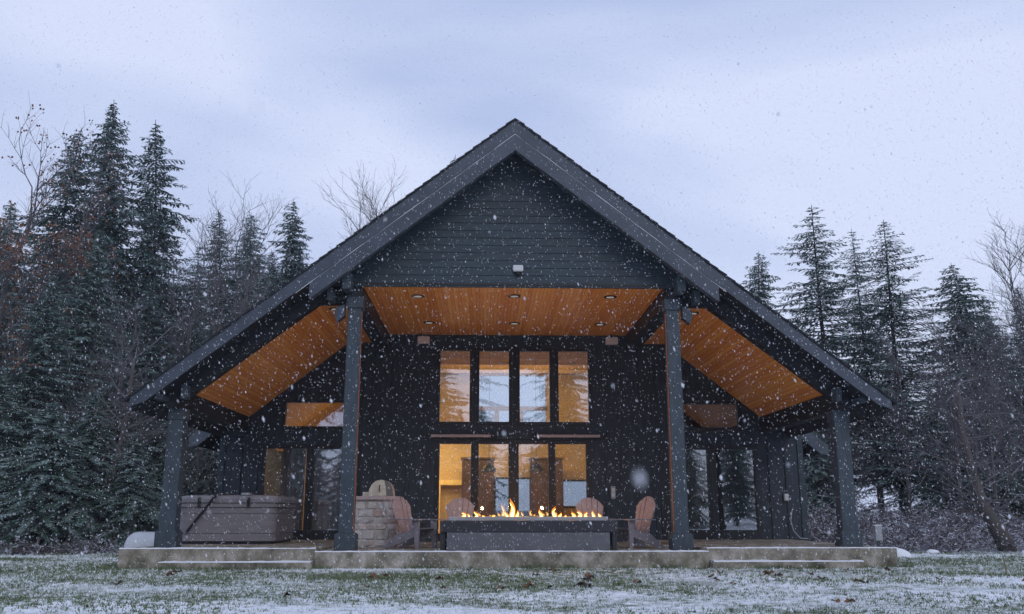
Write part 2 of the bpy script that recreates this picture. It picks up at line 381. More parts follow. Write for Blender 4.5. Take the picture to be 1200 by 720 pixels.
# gable siding: lap boards
gs = MB(); z = 5.09; k = 0
gs.box((-3.35,16.97,5.0), (3.35,17.03,5.085))
while z < 7.9:
    z1 = z+.155; x0 = (RT-.28-z)/SL; x1 = max(.02, (RT-.28-z1)/SL)
    n = len(gs.v)
    gs.v += [(-x0,16.985,z), (x0,16.985,z), (x1,17.0,z1+.01), (-x1,17.0,z1+.01), (-x0,17.012,z), (x0,17.012,z)]
    gs.f += [(n,n+1,n+2,n+3), (n+4,n+5,n+1,n)]; gs.m += [0,0]
    z = z1
gs.prism([(-4.2,5.02), (4.2,5.02), (0,RT-.29)], 17.014, 17.05)
hp(gs, 'gable_siding', M['siding'])
t_ = MB(); t_.box((-3.0,16.955,5.03), (3.0,16.985,5.075)); hp(t_, 'drip_edge', M['black'])
# posts
def post(X, Y, z0, z1, w, name='porch_post'):
    pt = MB(); wt = w*.86
    b_ = [(-w/2,-w/2), (w/2,-w/2), (w/2,w/2), (-w/2,w/2)]
    n = 0
    for (a, c) in b_: pt.v.append((X+a, Y+c, z0))
    for (a, c) in b_: pt.v.append((X+a*.93, Y+c*.93, z1))
    pt.f += [(0,1,5,4), (1,2,6,5), (2,3,7,6), (3,0,4,7), (4,5,6,7)]; pt.m += [0]*5
    po = hp(pt, name, M['paint'], bevel=.012)
    bb = MB(); bb.box((X-.195,Y-.195,z0), (X+.195,Y+.195,z0+.29)); bb.box((X-.17,Y-.17,z0+.29), (X+.17,Y+.17,z0+.31)); sub(bb, 'post_base', M['paint'], po, bevel=.012)
    cc = MB(); cc.box((X-.16,Y-.16,z1-.22), (X+.16,Y+.16,z1)); sub(cc, 'post_cap', M['paint'], po, bevel=.01)
    return po
for s in (-1, 1):
    post(s*3.12, 17.14, 0, 4.79, .275)
    f = MB(); f.box((s*3.12-.13,17.02,4.79), (s*3.12+.13,17.28,5.3)); hp(f, 'post_head', M['dark'])
    f = MB(); f.box((s*3.12-s*.142-.004,17.02,.32), (s*3.12-s*.142+.004,17.05,4.5)); hp(f, 'cedar_strip', M['cedar_trim'])
post(-6.44, 17.3, .05, 2.62, .30); post(6.37, 17.3, .05, 2.62, .30)

# back wall with openings (X0,X1,Z0,Z1)
YW = 22.1
up = [(-1.69,-.95), (-.71,.03), (.30,1.05), (1.27,2.02)]
lo_ = [(-1.67,-.90), (-.71,.02), (.27,1.00), (1.17,1.93)]
openings = [(-1.78,2.1,2.78,4.73), (-1.78,2.06,0,2.43), (-5.55,-3.9,2.66,3.42), (4.1,5.85,2.64,3.42), (-5.98,-3.55,.0,2.3), (3.75,6.2,.0,2.3)]
def wall_grid(mb, x0, x1, z0, z1, ops, y0, y1, top=None):
    ops = [(max(o[0],x0), min(o[1],x1), max(o[2],z0), min(o[3],z1)) for o in ops if o[1] > x0 and o[0] < x1 and o[3] > z0 and o[2] < z1]
    xs_ = sorted({x0, x1, *[v for o in ops for v in o[:2]]}); zs_ = sorted({z0, z1, *[v for o in ops for v in o[2:]]})
    for i in range(len(xs_)-1):
        for j in range(len(zs_)-1):
            cx_, cz = (xs_[i]+xs_[i+1])/2, (zs_[j]+zs_[j+1])/2
            if any(o[0] < cx_ < o[1] and o[2] < cz < o[3] for o in ops): continue
            mb.box((xs_[i],y0,zs_[j]), (xs_[i+1],y1,zs_[j+1]))
w = MB(); wall_grid(w, -6.95, 7.25, -.3, 2.75, [o for o in openings if o[3] < 2.7], YW, YW+.2)
wall_grid(w, -5.7, 5.95, 2.75, 3.45, [(-1.78,2.1,2.78,3.46), (-5.55,-3.9,2.66,3.42), (4.1,5.85,2.64,3.42)], YW, YW+.2)
wall_grid(w, -4.3, 4.5, 3.45, 4.9, [(-1.78,2.1,2.7,4.73)], YW, YW+.2)
for s in (-1, 1):       # sloping infill up to the roof plane
    xa = 5.7 if s < 0 else 5.95
    p = [(s*xa,2.75), (s*7.0,2.75), (s*7.0,2.8), (s*xa,3.8)]; w.prism(p if s < 0 else p, YW+.001, YW+.2)
    xb = 4.3 if s < 0 else 4.5
    p = [(s*xb,3.45), (s*xa,3.45), (s*xa,3.82), (s*xb,4.93)]; w.prism(p, YW+.001, YW+.2)
w.prism([(-4.3,4.9), (4.5,4.9), (0,8.3)], YW, YW+.2)
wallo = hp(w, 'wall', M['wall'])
bt = MB(); x = -6.9
def blocked(x, z):
    return any(o[0]-.06 < x < o[1]+.06 and o[2] < z < o[3] for o in openings)
while x < 7.25:
    segs = []; z = 0
    for (a, b_) in ((0,2.3), (2.45,2.62), (2.8,4.7)):
        if a > 2.7 and (abs(x-.15) > 5.6): continue
        if not any(o[0]-.06 < x < o[1]+.06 and o[2]-.05 < b_ and o[3]+.05 > a for o in openings): bt.box((x-.026,YW-.035,a), (x+.026,YW,min(b_, 8.0-SL*abs(x)-.05)))
    x += .405
bt.box((-6.95,YW-.025,2.44), (7.25,YW-.001,2.62)); 
sub(bt, 'batten', M['wall'], wallo)
for X in (-6.95, 7.25):
    f = MB(); f.box((X-.07,YW-.03,-.1), (X+.07,YW+.1,2.75)); hp(f, 'corner_board', M['siding'])
# side walls
for X in (-6.95, 7.25):
    f = MB(); f.box((X-.05,YW+.2,-.3), (X+.05,34,2.9)); hp(f, 'side_wall', M['wall'])
# rear house roof with its own eave tips
for s in (-1, 1):
    ex = 7.83 if s < 0 else 8.05; zt = lambda x: 8.62-.78*abs(x)
    f = MB(); p = [(0, zt(0)), (s*ex, zt(ex)), (s*ex, zt(ex)-.2), (0, zt(0)-.2)]
    if s > 0: p = p[::-1]
    f.prism(p, 22.4, 35); hp(f, 'main_roof', M['shingle'])
    f = MB(); p = [(s*6.6, zt(6.6)-.01), (s*(ex+.02), zt(ex)-.01), (s*(ex+.02), zt(ex)-.26), (s*(ex-.2), zt(ex)-.22), (s*6.6, zt(6.6)-.26)]
    if s > 0: p = p[::-1]
    f.prism(p, 22.33, 22.4); hp(f, 'main_fascia', M['fascia'])
# windows and doors
def window(x0, x1, z0, z1, panes, gm='glass', name='window', fr=.05):
    f = MB(); y0, y1 = YW-.03, YW+.12
    ops = [(a, b_, c, d) for (a, b_, c, d) in panes]
    wall_grid(f, x0, x1, z0, z1, ops, y0, y1)
    o = hp(f, name, M['frame'], bevel=.006)
    for (a, b_, c, d) in panes:
        pb = MB(); pb.box((a-.005,YW+.04,c-.005), (b_+.005,YW+.052,d+.005)); sub(pb, 'pane', M[gm], o)
    return o
for (a, b_) in up: window(a-.085, b_+.085, 2.785, 4.725, [(a, b_, 2.87, 4.645)])
for i, (a, b_) in enumerate(lo_):
    o = window(a-.095, b_+.095, .01, 2.42, [(a, b_, .2, 2.33)], name='glass_door')
    hb = MB(); hx = b_+.04 if i % 2 == 0 else a-.04
    hb.box((hx-.012,YW-.075,.9), (hx+.012,YW-.06,1.12)); hb.box((hx-.012,YW-.075,1.0), (hx+.012,YW-.03,1.02)); sub(hb, 'handle', M['black'], o)
# mullion posts between centre units
mm = MB()
for a, b_ in ((up[0][1],up[1][0]), (up[1][1],up[2][0]), (up[2][1],up[3][0])): mm.box((a+.086,YW-.02,2.785), (b_-.086,YW+.13,4.725))
for a, b_ in ((lo_[0][1],lo_[1][0]), (lo_[1][1],lo_[2][0]), (lo_[2][1],lo_[3][0])):
    if b_-a > .2: mm.box((a+.096,YW-.02,.01), (b_-.096,YW+.13,2.42))
mm.box((-1.78,YW-.02,0), (-1.766,YW+.1,2.43)); mm.box((2.026,YW-.02,0), (2.06,YW+.1,2.43))
sub(mm, 'mullion', M['frame'], wallo)
window(-5.55, -3.9, 2.66, 3.42, [(-5.47,-4.0,2.74,3.33)])
window(4.1, 5.85, 2.64, 3.42, [(4.2,5.75,2.72,3.33)], 'glass_side')
window(-5.98, -4.8, .05, 2.3, [(-5.88,-4.9,.27,2.2)], 'glass', 'glass_door'); window(-4.798, -3.55, .05, 2.3, [(-4.70,-3.66,.27,2.2)], 'glass', 'glass_door')
window(3.75, 5.03, .05, 2.3, [(4.2,4.93,.27,2.2)], 'glass_side', 'glass_door'); window(5.032, 6.2, .05, 2.3, [(5.14,6.09,.27,2.2)], 'glass_side', 'glass_door')

# ---------------------------------------------------------------- interior
M['in_wall'] = mat('warm_plaster', (.55,.40,.22), .9, .08, 2)
M['in_wood'] = mat('interior_wood', (.10,.05,.03), .5, .3, 5, stretch=(1,1,.3))
M['in_beam'] = mat('interior_beam', (.15,.085,.045), .5, .2, 5)
M['floor'] = mat('wood_floor', (.22,.12,.06), .4, .2, 5)
YI = 29.5
ri = MB()
rear_ops = [(-.95,1.45,3.55,5.15), (-.2,.9,.5,1.75), (2.0,2.95,.9,1.68)]
wall_grid(ri, -3.2, 3.5, 0, 7.2, rear_ops, YI, YI+.1)
ri.box((-6.9,YI,0), (-3.2,YI+.1,5)); ri.box((3.5,YI,0), (7.2,YI+.1,5))
ri.box((-3.3,26.2,0), (-3.2,YI,6)); ri.box((3.5,24.2,0), (3.6,YI,6))
inw = hp(ri, 'interior_wall', M['in_wall'])
f = MB(); f.box((-6.9,22.31,.0), (7.2,YI,.02)); hp(f, 'interior_floor', M['floor'])
for s in (-1, 1):
    for xa, xb, mm_ in ((0,3.35,'in_beam'), (3.35,6.95,'in_wall')):
        f = MB(); p = [(s*xa,8.0-.79*xa), (s*xb,8.0-.79*xb), (s*xb,8.05-.79*xb), (s*xa,8.05-.79*xa)]
        if s > 0: p = p[::-1]
        f.prism(p, 22.31, YI); hp(f, 'interior_ceiling', M[mm_])
M['curtain'] = mat('grey_curtain', (.42,.39,.40), .9, .1, 3)
for x0, x1 in ((-4.75,-3.6), (-5.55,-4.98)):
    f = MB(); n = 60
    for i in range(n):
        xa, xb = x0+(x1-x0)*i/n, x0+(x1-x0)*(i+1)/n; g_ = lambda x: 22.42+.03*math.sin(x*48)+.012*math.sin(x*17)
        f.face([(xa,g_(xa),.05), (xb,g_(xb),.05), (xb,g_(xb),2.28), (xa,g_(xa),2.28)])
    hp(f, 'curtain', M['curtain'], smooth=True)
f = MB(); f.box((-3.2,25.5,4.62), (3.5,25.75,4.86)); f.box((-3.2,28.0,5.5), (3.5,28.2,5.75)); f.box((-1.0,YI-.06,3.98), (1.5,YI,4.12)); f.box((-.25,YI-.05,3.55), (-.1,YI,4.0)); f.box((.55,YI-.05,3.55), (.7,YI,4.0)); hp(f, 'interior_beam', M['in_beam'])
cg = glass('clear_glass', .0)
for a, b_, c, d in rear_ops:
    f = MB(); f.box((a-.02,YI+.04,c-.02), (b_+.02,YI+.05,d+.02)); sub(f, 'rear_pane', cg, inw)
for a, b_, c, d in rear_ops[1:]:
    f = MB()
    for q in ((a-.06,a,c-.06,d+.06), (b_,b_+.06,c-.06,d+.06), (a,b_,d,d+.06), (a,b_,c-.06,c)): f.box((q[0],YI-.03,q[2]), (q[1],YI-.001,q[3]))
    sub(f, 'rear_frame', M['frame'], inw)
# lit doorway on the left of the room
f = MB(); f.box((-2.12,29.2,0), (-1.98,29.42,1.72)); f.box((-1.98,29.2,1.56), (-1.3,29.42,1.72)); sub(f, 'door_trim', mat('pale_trim', (.85,.62,.25), .6), inw)
def thing(name, label, cat, loc, rz_=0, group=None):
    return tag(empty(name, loc, rz_), label, cat, group)
for X, lab in ((-.77,'tall brown cabinet inside, left one behind the glass doors'), (1.36,'tall brown cabinet inside, right one behind the glass doors')):
    t = thing('cabinet', lab, 'cabinet', (X,28.3,.02), group='tall cabinets inside the house')
    b_ = MB(); b_.box((-.5,-.3,.08), (.5,.3,2.28)); b_.build('carcass', M['in_wood'], t, bevel=.01)
    b_ = MB(); b_.box((-.46,-.33,.12), (-.01,-.301,2.24)); b_.build('cabinet_door', M['in_wood'], t, bevel=.008)
    b_ = MB(); b_.box((.01,-.33,.12), (.46,-.301,2.24)); b_.build('cabinet_door', M['in_wood'], t, bevel=.008)
    b_ = MB(); b_.box((-.53,-.35,2.281), (.53,.32,2.34)); b_.build('cornice', M['in_wood'], t)
bulb = emit('warm_bulb', (1,.62,.25), 5)
for X, lab in ((-.44,'dark pendant lamp inside, left of the middle door post'), (.95,'dark pendant lamp inside, right of the middle door post')):
    t = thing('pendant_lamp', lab, 'pendant lamp', (X,26.5,1.86), group='pendant lamps inside')
    b_ = MB(); b_.lathe([(.03,.26), (.06,.22), (.20,.08), (.22,.0), (.205,.0), (.19,.07), (.05,.2), (.03,.25)], 20); b_.build('lamp_shade', M['black'], t)
    b_ = MB(); b_.tube([(0,0,.25), (0,0,5.4)], .008); b_.build('cord', M['black'], t)
    b_ = MB(); b_.lathe([(.01,.02), (.05,.05), (.05,.09), (.01,.13)], 12); b_.build('bulb', bulb, t)
def area(name, loc, rot, sx, sy, e, col=(1,.6,.26)):
    l = bpy.data.lights.new(name, 'AREA'); l.shape = 'RECTANGLE'; l.size = sx; l.size_y = sy; l.energy = e; l.color = col
    o = bpy.data.objects.new(name, l); COL.objects.link(o); o.location = loc; o.rotation_euler = rot
area('room_lamp', (.15,23.6,4.3), (R(60),0,0), 4.5, .6, 330, (1,.64,.25))
area('kitchen_lamp', (-2.2,27.8,3.2), (0,0,0), 1.2, 1.2, 130, (1,.7,.32))
area('left_room_lamp', (-5,26.5,3.0), (0,0,0), 1.5, 1.5, 170)
area('right_room_lamp', (5.4,26.5,3.0), (0,0,0), 1.5, 1.5, 9)
exec_marker = None
# ---------------------------------------------------------------- fixtures on the house
for (px0, px1, lab) in ((504,577,'slim bar heater on the wall above the left pair of glass doors'), (628,705,'slim bar heater on the wall above the right pair of glass doors')):
    a = at(px0,511,21.9); b_ = at(px1,511,21.9); cx_ = (a.x+b_.x)/2; hw = (b_.x-a.x)/2
    t = thing('wall_heater', lab, 'heater', (cx_,22.0,2.52), group='bar heaters on the wall')
    q = MB(); q.box((-hw,-.10,-.05), (hw,.0,.06)); q.box((-hw-.1,-.08,-.06), (-hw,.0,.06)); q.box((hw,-.08,-.06), (hw+.1,.0,.06)); q.build('housing', M['black'], t, bevel=.01)
    q = MB(); q.box((-hw+.02,-.112,-.045), (hw-.04,-.101,.02)); q.build('reflector', mat('copper_reflector', (.42,.30,.28), .35, metal=.4), t)
    for sx in (-1, 1):
        q = MB(); q.box((sx*hw*.7-.02,0,-.02), (sx*hw*.7+.02,.1,.02)); q.build('bracket', M['black'], t)
for X, lab in ((-2.11,'pale speaker box under the cedar ceiling, at the left'), (2.61,'pale speaker box under the cedar ceiling, at the right')):
    t = thing('outdoor_speaker', lab, 'speaker', (X,21.95,4.86), group='speaker boxes under the ceiling')
    q = MB(); q.box((-.15,-.12,-.06), (.15,.06,.11)); q.build('housing', mat('pinkish_plastic', (.8,.66,.64), .5), t, bevel=.02)
    q = MB(); q.box((-.13,-.135,-.04), (.13,-.121,.09)); q.build('grille', mat('pale_grille', (.75,.63,.6), .7, bump=.5, bscale=200), t)
    q = MB(); q.box((-.02,.06,-.02), (.02,.15,.02)); q.build('bracket', M['black'], t)
t = thing('security_light', 'small white security light on the dark gable siding', 'security light', (.07,16.97,5.26))
q = MB(); q.box((-.1,-.07,.05), (.1,.0,.18)); q.build('housing', M['white'], t, bevel=.02)
q = MB(); q.lathe([(.02,-.03), (.05,-.01), (.055,.03), (.04,.048)], 14); q.build('sensor', M['black'], t)
lens = emit('dim_lamp_lens', (1,.92,.85), .2)
cans = [(-1.97,17.99,5.06,'front left in the central ceiling'), (.03,17.93,5.06,'front middle in the central ceiling'), (2.03,17.95,5.06,'front right in the central ceiling'),
        (-1.9,20.61,5.06,'rear left in the central ceiling'), (.12,20.65,5.06,'rear middle in the central ceiling'), (2.16,20.69,5.06,'rear right in the central ceiling')]
def canz(px, py, z):
    d = at(px, py, 10)-CAM; return CAM+d*((z-CAM.z)/d.z)
a = canz(393,362,4.85); cans.append((a.x,a.y,4.85,'in the left side ceiling beside the post'))
a = canz(812,367,4.85); cans.append((a.x,a.y,4.85,'in the right side ceiling beside the post'))
for X, Y, Z, lab in cans:
    t = thing('recessed_light', 'round recessed light with black ring, '+lab, 'recessed light', (X,Y,Z-.012), group='recessed lights in the cedar ceilings')
    q = MB()
    for k in range(20):
        a0, a1 = 2*math.pi*k/20, 2*math.pi*(k+1)/20
        c0, s0, c1, s1 = math.cos(a0), math.sin(a0), math.cos(a1), math.sin(a1)
        q.face([(.135*c0,.135*s0,0), (.135*c1,.135*s1,0), (.085*c1,.085*s1,-.004), (.085*c0,.085*s0,-.004)])
        q.face([(.135*c0,.135*s0,.012), (.135*c1,.135*s1,.012), (.135*c1,.135*s1,0), (.135*c0,.135*s0,0)])
    q.build('trim_ring', M['black'], t)
    q = MB(); q.lathe([(.085,-.002), (.066,.005), (.03,.008)], 20); q.build('lens', lens, t)
def outlet(loc, lab, w_=.075, h_=.13):
    t = thing('outlet_box', lab, 'outlet', loc)
    q = MB(); q.box((-w_,-.05,-h_), (w_,.0,h_)); q.build('cover', M['grey'], t, bevel=.015)
    q = MB(); q.box((-w_*.6,-.062,-h_*.7), (w_*.6,-.051,-h_*.05)); q.box((-w_*.6,-.062,h_*.1), (w_*.6,-.051,h_*.7)); q.build('flap', M['white'], t, bevel=.006)
outlet((2.57,22.08,1.16), 'small pale outlet box on the dark wall behind the right chair', .06, .15)
a = at(921,583,22.08); outlet((a.x,22.08,a.z), 'small white outlet on the board wall at the right corner of the house', .06, .09)
t = thing('garden_hose', 'loose thin cable hanging low at the right corner of the house', 'hose', (6.95,22.05,0))
q = MB(); pts = [(-.02,-.03,.75), (-.08,-.05,.5), (-.03,-.07,.25), (.12,-.08,.08), (.3,-.08,.07)]; q.tube(pts, .012, 6); q.build('cable', M['grey'], t)

# ---------------------------------------------------------------- things on the patio
# hot tub
M['tub'] = mat('tub_panel', (.21,.195,.21), .6, .15, 6, bump=.15, bscale=30, stretch=(.5,1,6))
M['tubcover'] = mat('tub_cover', (.24,.23,.255), .6, .2, 5, bump=.3, bscale=14)
t = thing('hot_tub', 'grey hot tub with padded cover under the left of the porch', 'hot tub', (-5.85,19.9,.05))
def rrect(hx, hy, r, n=6):
    P = []
    for cx_, cy_, a0 in ((hx-r,hy-r,0), (-hx+r,hy-r,90), (-hx+r,-hy+r,180), (hx-r,-hy+r,270)):
        for k in range(n+1):
            a_ = R(a0+90*k/n); P.append((cx_+r*math.cos(a_), cy_+r*math.sin(a_)))
    return P
def rstack(mb, prof):      # list of (hx,hy,r,z)
    n0 = len(mb.v); k = None
    for hx, hy, r_, z_ in prof:
        P = rrect(hx, hy, r_); k = len(P); mb.v += [(p[0],p[1],z_) for p in P]
    for i in range(len(prof)-1):
        for j in range(k):
            j2 = (j+1) % k; mb.f.append((n0+i*k+j, n0+i*k+j2, n0+(i+1)*k+j2, n0+(i+1)*k+j)); mb.m.append(0)
    mb.f.append(tuple(range(n0+k-1, n0-1, -1))); mb.m.append(0); q_ = n0+(len(prof)-1)*k; mb.f.append(tuple(range(q_, q_+k))); mb.m.append(0)
q = MB(); rstack(q, [(1.0,1.0,.2,.06), (1.0,1.0,.2,.2), (.985,.985,.2,.205), (.985,.985,.2,.215), (1.0,1.0,.2,.22), (1.0,1.0,.2,.60), (.985,.985,.2,.605), (.985,.985,.2,.615), (1.0,1.0,.2,.62), (1.0,1.0,.2,.72)]); q.build('cabinet', M['tub'], t)
q = MB(); rstack(q, [(.96,.96,.2,.0), (.96,.96,.2,.06)]); q.build('plinth', M['black'], t)
q = MB(); rstack(q, [(.99,.99,.2,.72), (1.03,1.03,.22,.74), (1.03,1.03,.22,.80), (1.0,1.0,.2,.82)]); q.build('rim', M['tub'], t, smooth=False)
q = MB(); rstack(q, [(.98,.98,.2,.82), (1.04,1.04,.22,.83), (1.05,1.05,.23,.90), (1.02,1.02,.22,.96), (.8,.8,.2,.985)]); co_ = q.build('cover', M['tubcover'], t)
for X in (-.55,.45):
    q = MB(); q.box((X-.03,-1.075,.74), (X+.03,-1.052,.93)); sub(q, 'strap', M['black'], co_)
q = MB(); q.box((.25,-.9,.985), (.42,-.7,1.03)); sub(q, 'buckle', M['grey'], co_)
q = MB(); q.tube([(-.2,-1.09,1.0), (-.75,-1.09,.25)], .03, 8); q.tube([(-.2,-1.09,1.0), (-.2,-.4,1.01)], .02, 6); q.build('cover_lifter', M['black'], t)
# water tank / propane tank
t = thing('propane_tank', 'white horizontal propane tank on the ground left of the patio', 'tank', (-7.23,19.3,-.29))
q = MB(); prof = []
for k in range(7): a_ = R(90*k/6); prof.append((max(.004,.31*math.sin(a_)), -.52-.24*math.cos(a_)+.0))
for k in range(7): a_ = R(90-90*k/6); prof.append((max(.004,.31*math.sin(a_)), .30+.24*math.cos(a_)))
Mx = Matrix.Translation((0,0,.17+.1)) @ Matrix.Rotation(R(90), 4, 'Y')
tankm = mat('tank_white', (.52,.55,.6), .45, .08, 4)
q.lathe(prof, 28, Mx); q.build('tank_body', tankm, t, smooth=True)
q = MB(); q.lathe([(.12,.52), (.13,.58), (.13,.64), (.10,.68), (.02,.69)], 20, Matrix.Translation((.12,0,0))); q.build('valve_dome', tankm, t, smooth=True)
q = MB(); q.box((-.45,-.2,0), (-.35,.2,.08)); q.box((.25,-.2,0), (.35,.2,.08)); q.build('foot', M['grey'], t)
# stone counter with grill
def stone_mat():
    m = bpy.data.materials.new('stone_masonry'); m.use_nodes = True; tt = m.node_tree; b = tt.nodes['Principled BSDF']; b.inputs['Roughness'].default_value = .85
    tcn = N(tt, 'ShaderNodeTexCoord'); n = N(tt, 'ShaderNodeTexNoise'); n.inputs['Scale'].default_value = 5; n.inputs['Detail'].default_value = 6; tt.links.new(tcn.outputs['Object'], n.inputs['Vector'])
    inf = N(tt, 'ShaderNodeObjectInfo'); at_ = N(tt, 'ShaderNodeAttribute', attribute_name='stone'); 
    rr = N(tt, 'ShaderNodeValToRGB'); e = rr.color_ramp.elements; e[0].position = 0; e[0].color = (.50,.45,.44,1); e[1].position = 1; e[1].color = (.40,.36,.33,1)
    for p, c in ((.3,(.66,.62,.61,1)), (.5,(.50,.27,.16,1)), (.55,(.52,.50,.53,1)), (.75,(.68,.60,.53,1))): x = e.new(p); x.color = c
    tt.links.new(at_.outputs['Fac'], rr.inputs[0])
    mxn = N(tt, 'ShaderNodeMix', data_type='RGBA', blend_type='MULTIPLY'); mxn.inputs[0].default_value = .8
    r2 = N(tt, 'ShaderNodeValToRGB'); r2.color_ramp.elements[0].position = .3; r2.color_ramp.elements[0].color = (.5,.5,.5,1); r2.color_ramp.elements[1].position = .7; tt.links.new(n.outputs['Fac'], r2.inputs[0])
    tt.links.new(rr.outputs[0], mxn.inputs[6]); tt.links.new(r2.outputs[0], mxn.inputs[7]); tt.links.new(mxn.outputs[2], b.inputs['Base Color'])
    bp = N(tt, 'ShaderNodeBump'); bp.inputs['Strength'].default_value = .6; bp.inputs['Distance'].default_value = .02; tt.links.new(n.outputs['Fac'], bp.inputs['Height']); tt.links.new(bp.outputs[0], b.inputs['Normal'])
    return m
t = thing('stone_counter', 'pale stone masonry grill counter beside the left inner post', 'counter', (-2.79,19.0,0))
q = MB(); q.box((-.43,-.43,0), (.43,.43,.93)); q.build('core', mat('mortar', (.46,.43,.42), .95, .2, 20, bump=.5), t)
q = MB(); rs = random.Random(12); z = .01; vals = []
while z < .9:
    h = rs.uniform(.08,.19); h = min(h, .92-z); x = -.455
    while x < .45:
        w_ = rs.uniform(.1,.3); w_ = min(w_, .455-x)
        if w_ < .06: break
        j = lambda: rs.uniform(-.022,.022)
        yo = -.455+rs.uniform(-.012,.01); n = len(q.v); a_ = .012
        q.v += [(x+a_+j(),-.43,z+a_+j()), (x+w_-a_+j(),-.43,z+a_+j()), (x+w_-a_+j(),-.43,z+h-a_+j()), (x+a_+j(),-.43,z+h-a_+j())]
        q.v += [(x+a_+.02+j(),yo,z+a_+.015), (x+w_-a_-.02+j(),yo+j(),z+a_+.015), (x+w_-a_-.02+j(),yo,z+h-a_-.015), (x+a_+.02+j(),yo+j(),z+h-a_-.015)]
        q.f += [(n+4,n+5,n+6,n+7), (n,n+1,n+5,n+4), (n+1,n+2,n+6,n+5), (n+2,n+3,n+7,n+6), (n+3,n,n+4,n+7)]; q.m += [0]*5; vals += [rs.random()]*5
        x += w_
    # side faces (right side)
    y = -.43
    while y < .43:
        w_ = min(rs.uniform(.12,.3), .43-y)
        if w_ < .05: break
        for sx in (-1,1):
            q.box((sx*.43,y+.012,z+.012), (sx*.45,y+w_-.012,z+h-.012)); vals += [rs.random()]*6
        y += w_
    z += h
so2 = q.build('stone_facing', stone_mat(), t)
at2 = so2.data.attributes.new('stone', 'FLOAT', 'FACE')
at2.data.foreach_set('value', vals)
q = MB(); q.box((-.5,-.5,.93), (.5,.5,1.0)); q.build('countertop', mat('stone_cap', (.42,.33,.32), .7, .15, 8, bump=.2), t, bevel=.01)
t = thing('grill', 'domed steel grill with black end cap on the stone counter', 'grill', (-2.68,18.9,1.0))
M['cream'] = mat('pale_steel', (.50,.46,.38), .5, .15, 6, metal=.1)
q = MB(); prof = [(-.24,0), (-.24,.03), (-.23,.14), (-.19,.24), (-.11,.31), (0,.335), (.11,.31), (.19,.24), (.24,.14), (.26,0)]
q2 = [(p[1], p[0]) for p in prof]
q.prism([(-p[0], p[1]) for p in prof][::-1], -.28, .28); q.build('hood', M['cream'], t, bevel=.015)
q = MB(); q.prism([(-.30+.55*u_, 0) for u_ in (1,)]+[(.262,.005), (.243,.142), (.2,.245), (.118,.315), (.06,.328), (.10,.2), (.12,.005)][0:], -.287, -.2805); q.build('side_panel', mat('grill_dark_grey', (.13,.125,.115), .5), t)  # darker grey plate over the right part of the hood front
q = MB(); q.box((-.38,-.2,0), (-.25,.2,.09)); q.build('side_burner', M['cream'], t, bevel=.01)
q = MB(); q.tube([(-.02,-.3,.1), (-.02,-.34,.12), (-.02,-.34,.2), (-.02,-.3,.22)], .012, 6); q.build('handle', M['black'], t)

# fire table
t = thing('fire_table', 'long low dark concrete fire table burning in the centre of the patio', 'fire table', (.27,17.6,0))
M['table'] = mat('table_concrete_skylit', (.13,.135,.155), .6, .15, 4, bump=.15)  # base colour made lighter than the apron to imitate sky light on it
M['tabledark'] = mat('table_apron', (.035,.036,.045), .5, .2, 4)
q = MB(); q.box((-1.52,-.62,.0), (1.5,.55,.315)); q.build('base', M['table'], t, bevel=.008)
q = MB(); q.box((-1.65,-.58,.32), (1.66,.6,.53)); q.build('table_top', M['tabledark'], t, bevel=.01)
for sx in (-1.65, 1.56):
    q = MB(); q.box((sx,-.5,.0), (sx+.09,.5,.319)); q.build('end_panel', M['tabledark'], t, bevel=.006)
q = MB(); q.box((-1.5,-.42,.531), (1.5,-.37,.60)); q.box((-1.5,.37,.531), (1.5,.42,.60)); q.box((-1.5,-.37,.531), (-1.45,.37,.60)); q.box((1.45,-.37,.531), (1.5,.37,.60))
q.build('tray_rim', mat('pale_rim', (.40,.38,.39), .6, .1, 5), t, bevel=.005)
q = MB(); rs = random.Random(4); q.box((-1.45,-.37,.531), (1.45,.37,.56))
for k in range(420):
    x, y = rs.uniform(-1.42,1.42), rs.uniform(-.34,.34); s_ = rs.uniform(.012,.03)
    q.lathe([(s_*.4,.56-s_*.1), (s_,.56+s_*.5), (s_*.5,.56+s_*1.2)], 5, Matrix.Translation((x,y,0)))
tag(q.build('lava_rock', mat('lava_rock', (.05,.045,.045), .95), t), kind='stuff')
# flames
def flame_mat(name, c0, c1, st, alpha):
    m = bpy.data.materials.new(name); m.use_nodes = True; tt = m.node_tree; tt.nodes.clear()
    e = N(tt, 'ShaderNodeEmission'); tr = N(tt, 'ShaderNodeBsdfTransparent'); mxn = N(tt, 'ShaderNodeMixShader'); mxn.inputs[0].default_value = alpha
    tcn = N(tt, 'ShaderNodeTexCoord'); sp = N(tt, 'ShaderNodeSeparateXYZ'); tt.links.new(tcn.outputs['Generated'], sp.inputs[0])
    rr = N(tt, 'ShaderNodeValToRGB'); rr.color_ramp.elements[0].color = (*c0,1); rr.color_ramp.elements[0].position = .15; rr.color_ramp.elements[1].color = (*c1,1); rr.color_ramp.elements[1].position = .95
    tt.links.new(sp.outputs[2], rr.inputs[0]); tt.links.new(rr.outputs[0], e.inputs[0]); e.inputs[1].default_value = st
    o = N(tt, 'ShaderNodeOutputMaterial'); tt.links.new(tr.outputs[0], mxn.inputs[1]); tt.links.new(e.outputs[0], mxn.inputs[2]); tt.links.new(mxn.outputs[0], o.inputs[0]); return m
fo_ = flame_mat('flame_outer', (1,.42,.06), (1,.25,.02), 1.3, .55)
fi_ = flame_mat('flame_core', (1,.82,.42), (1,.66,.2), 4.0, 1)
fire = thing('fire', 'row of yellow gas flames rising from the long fire table', 'fire', (.27,17.6,.575))
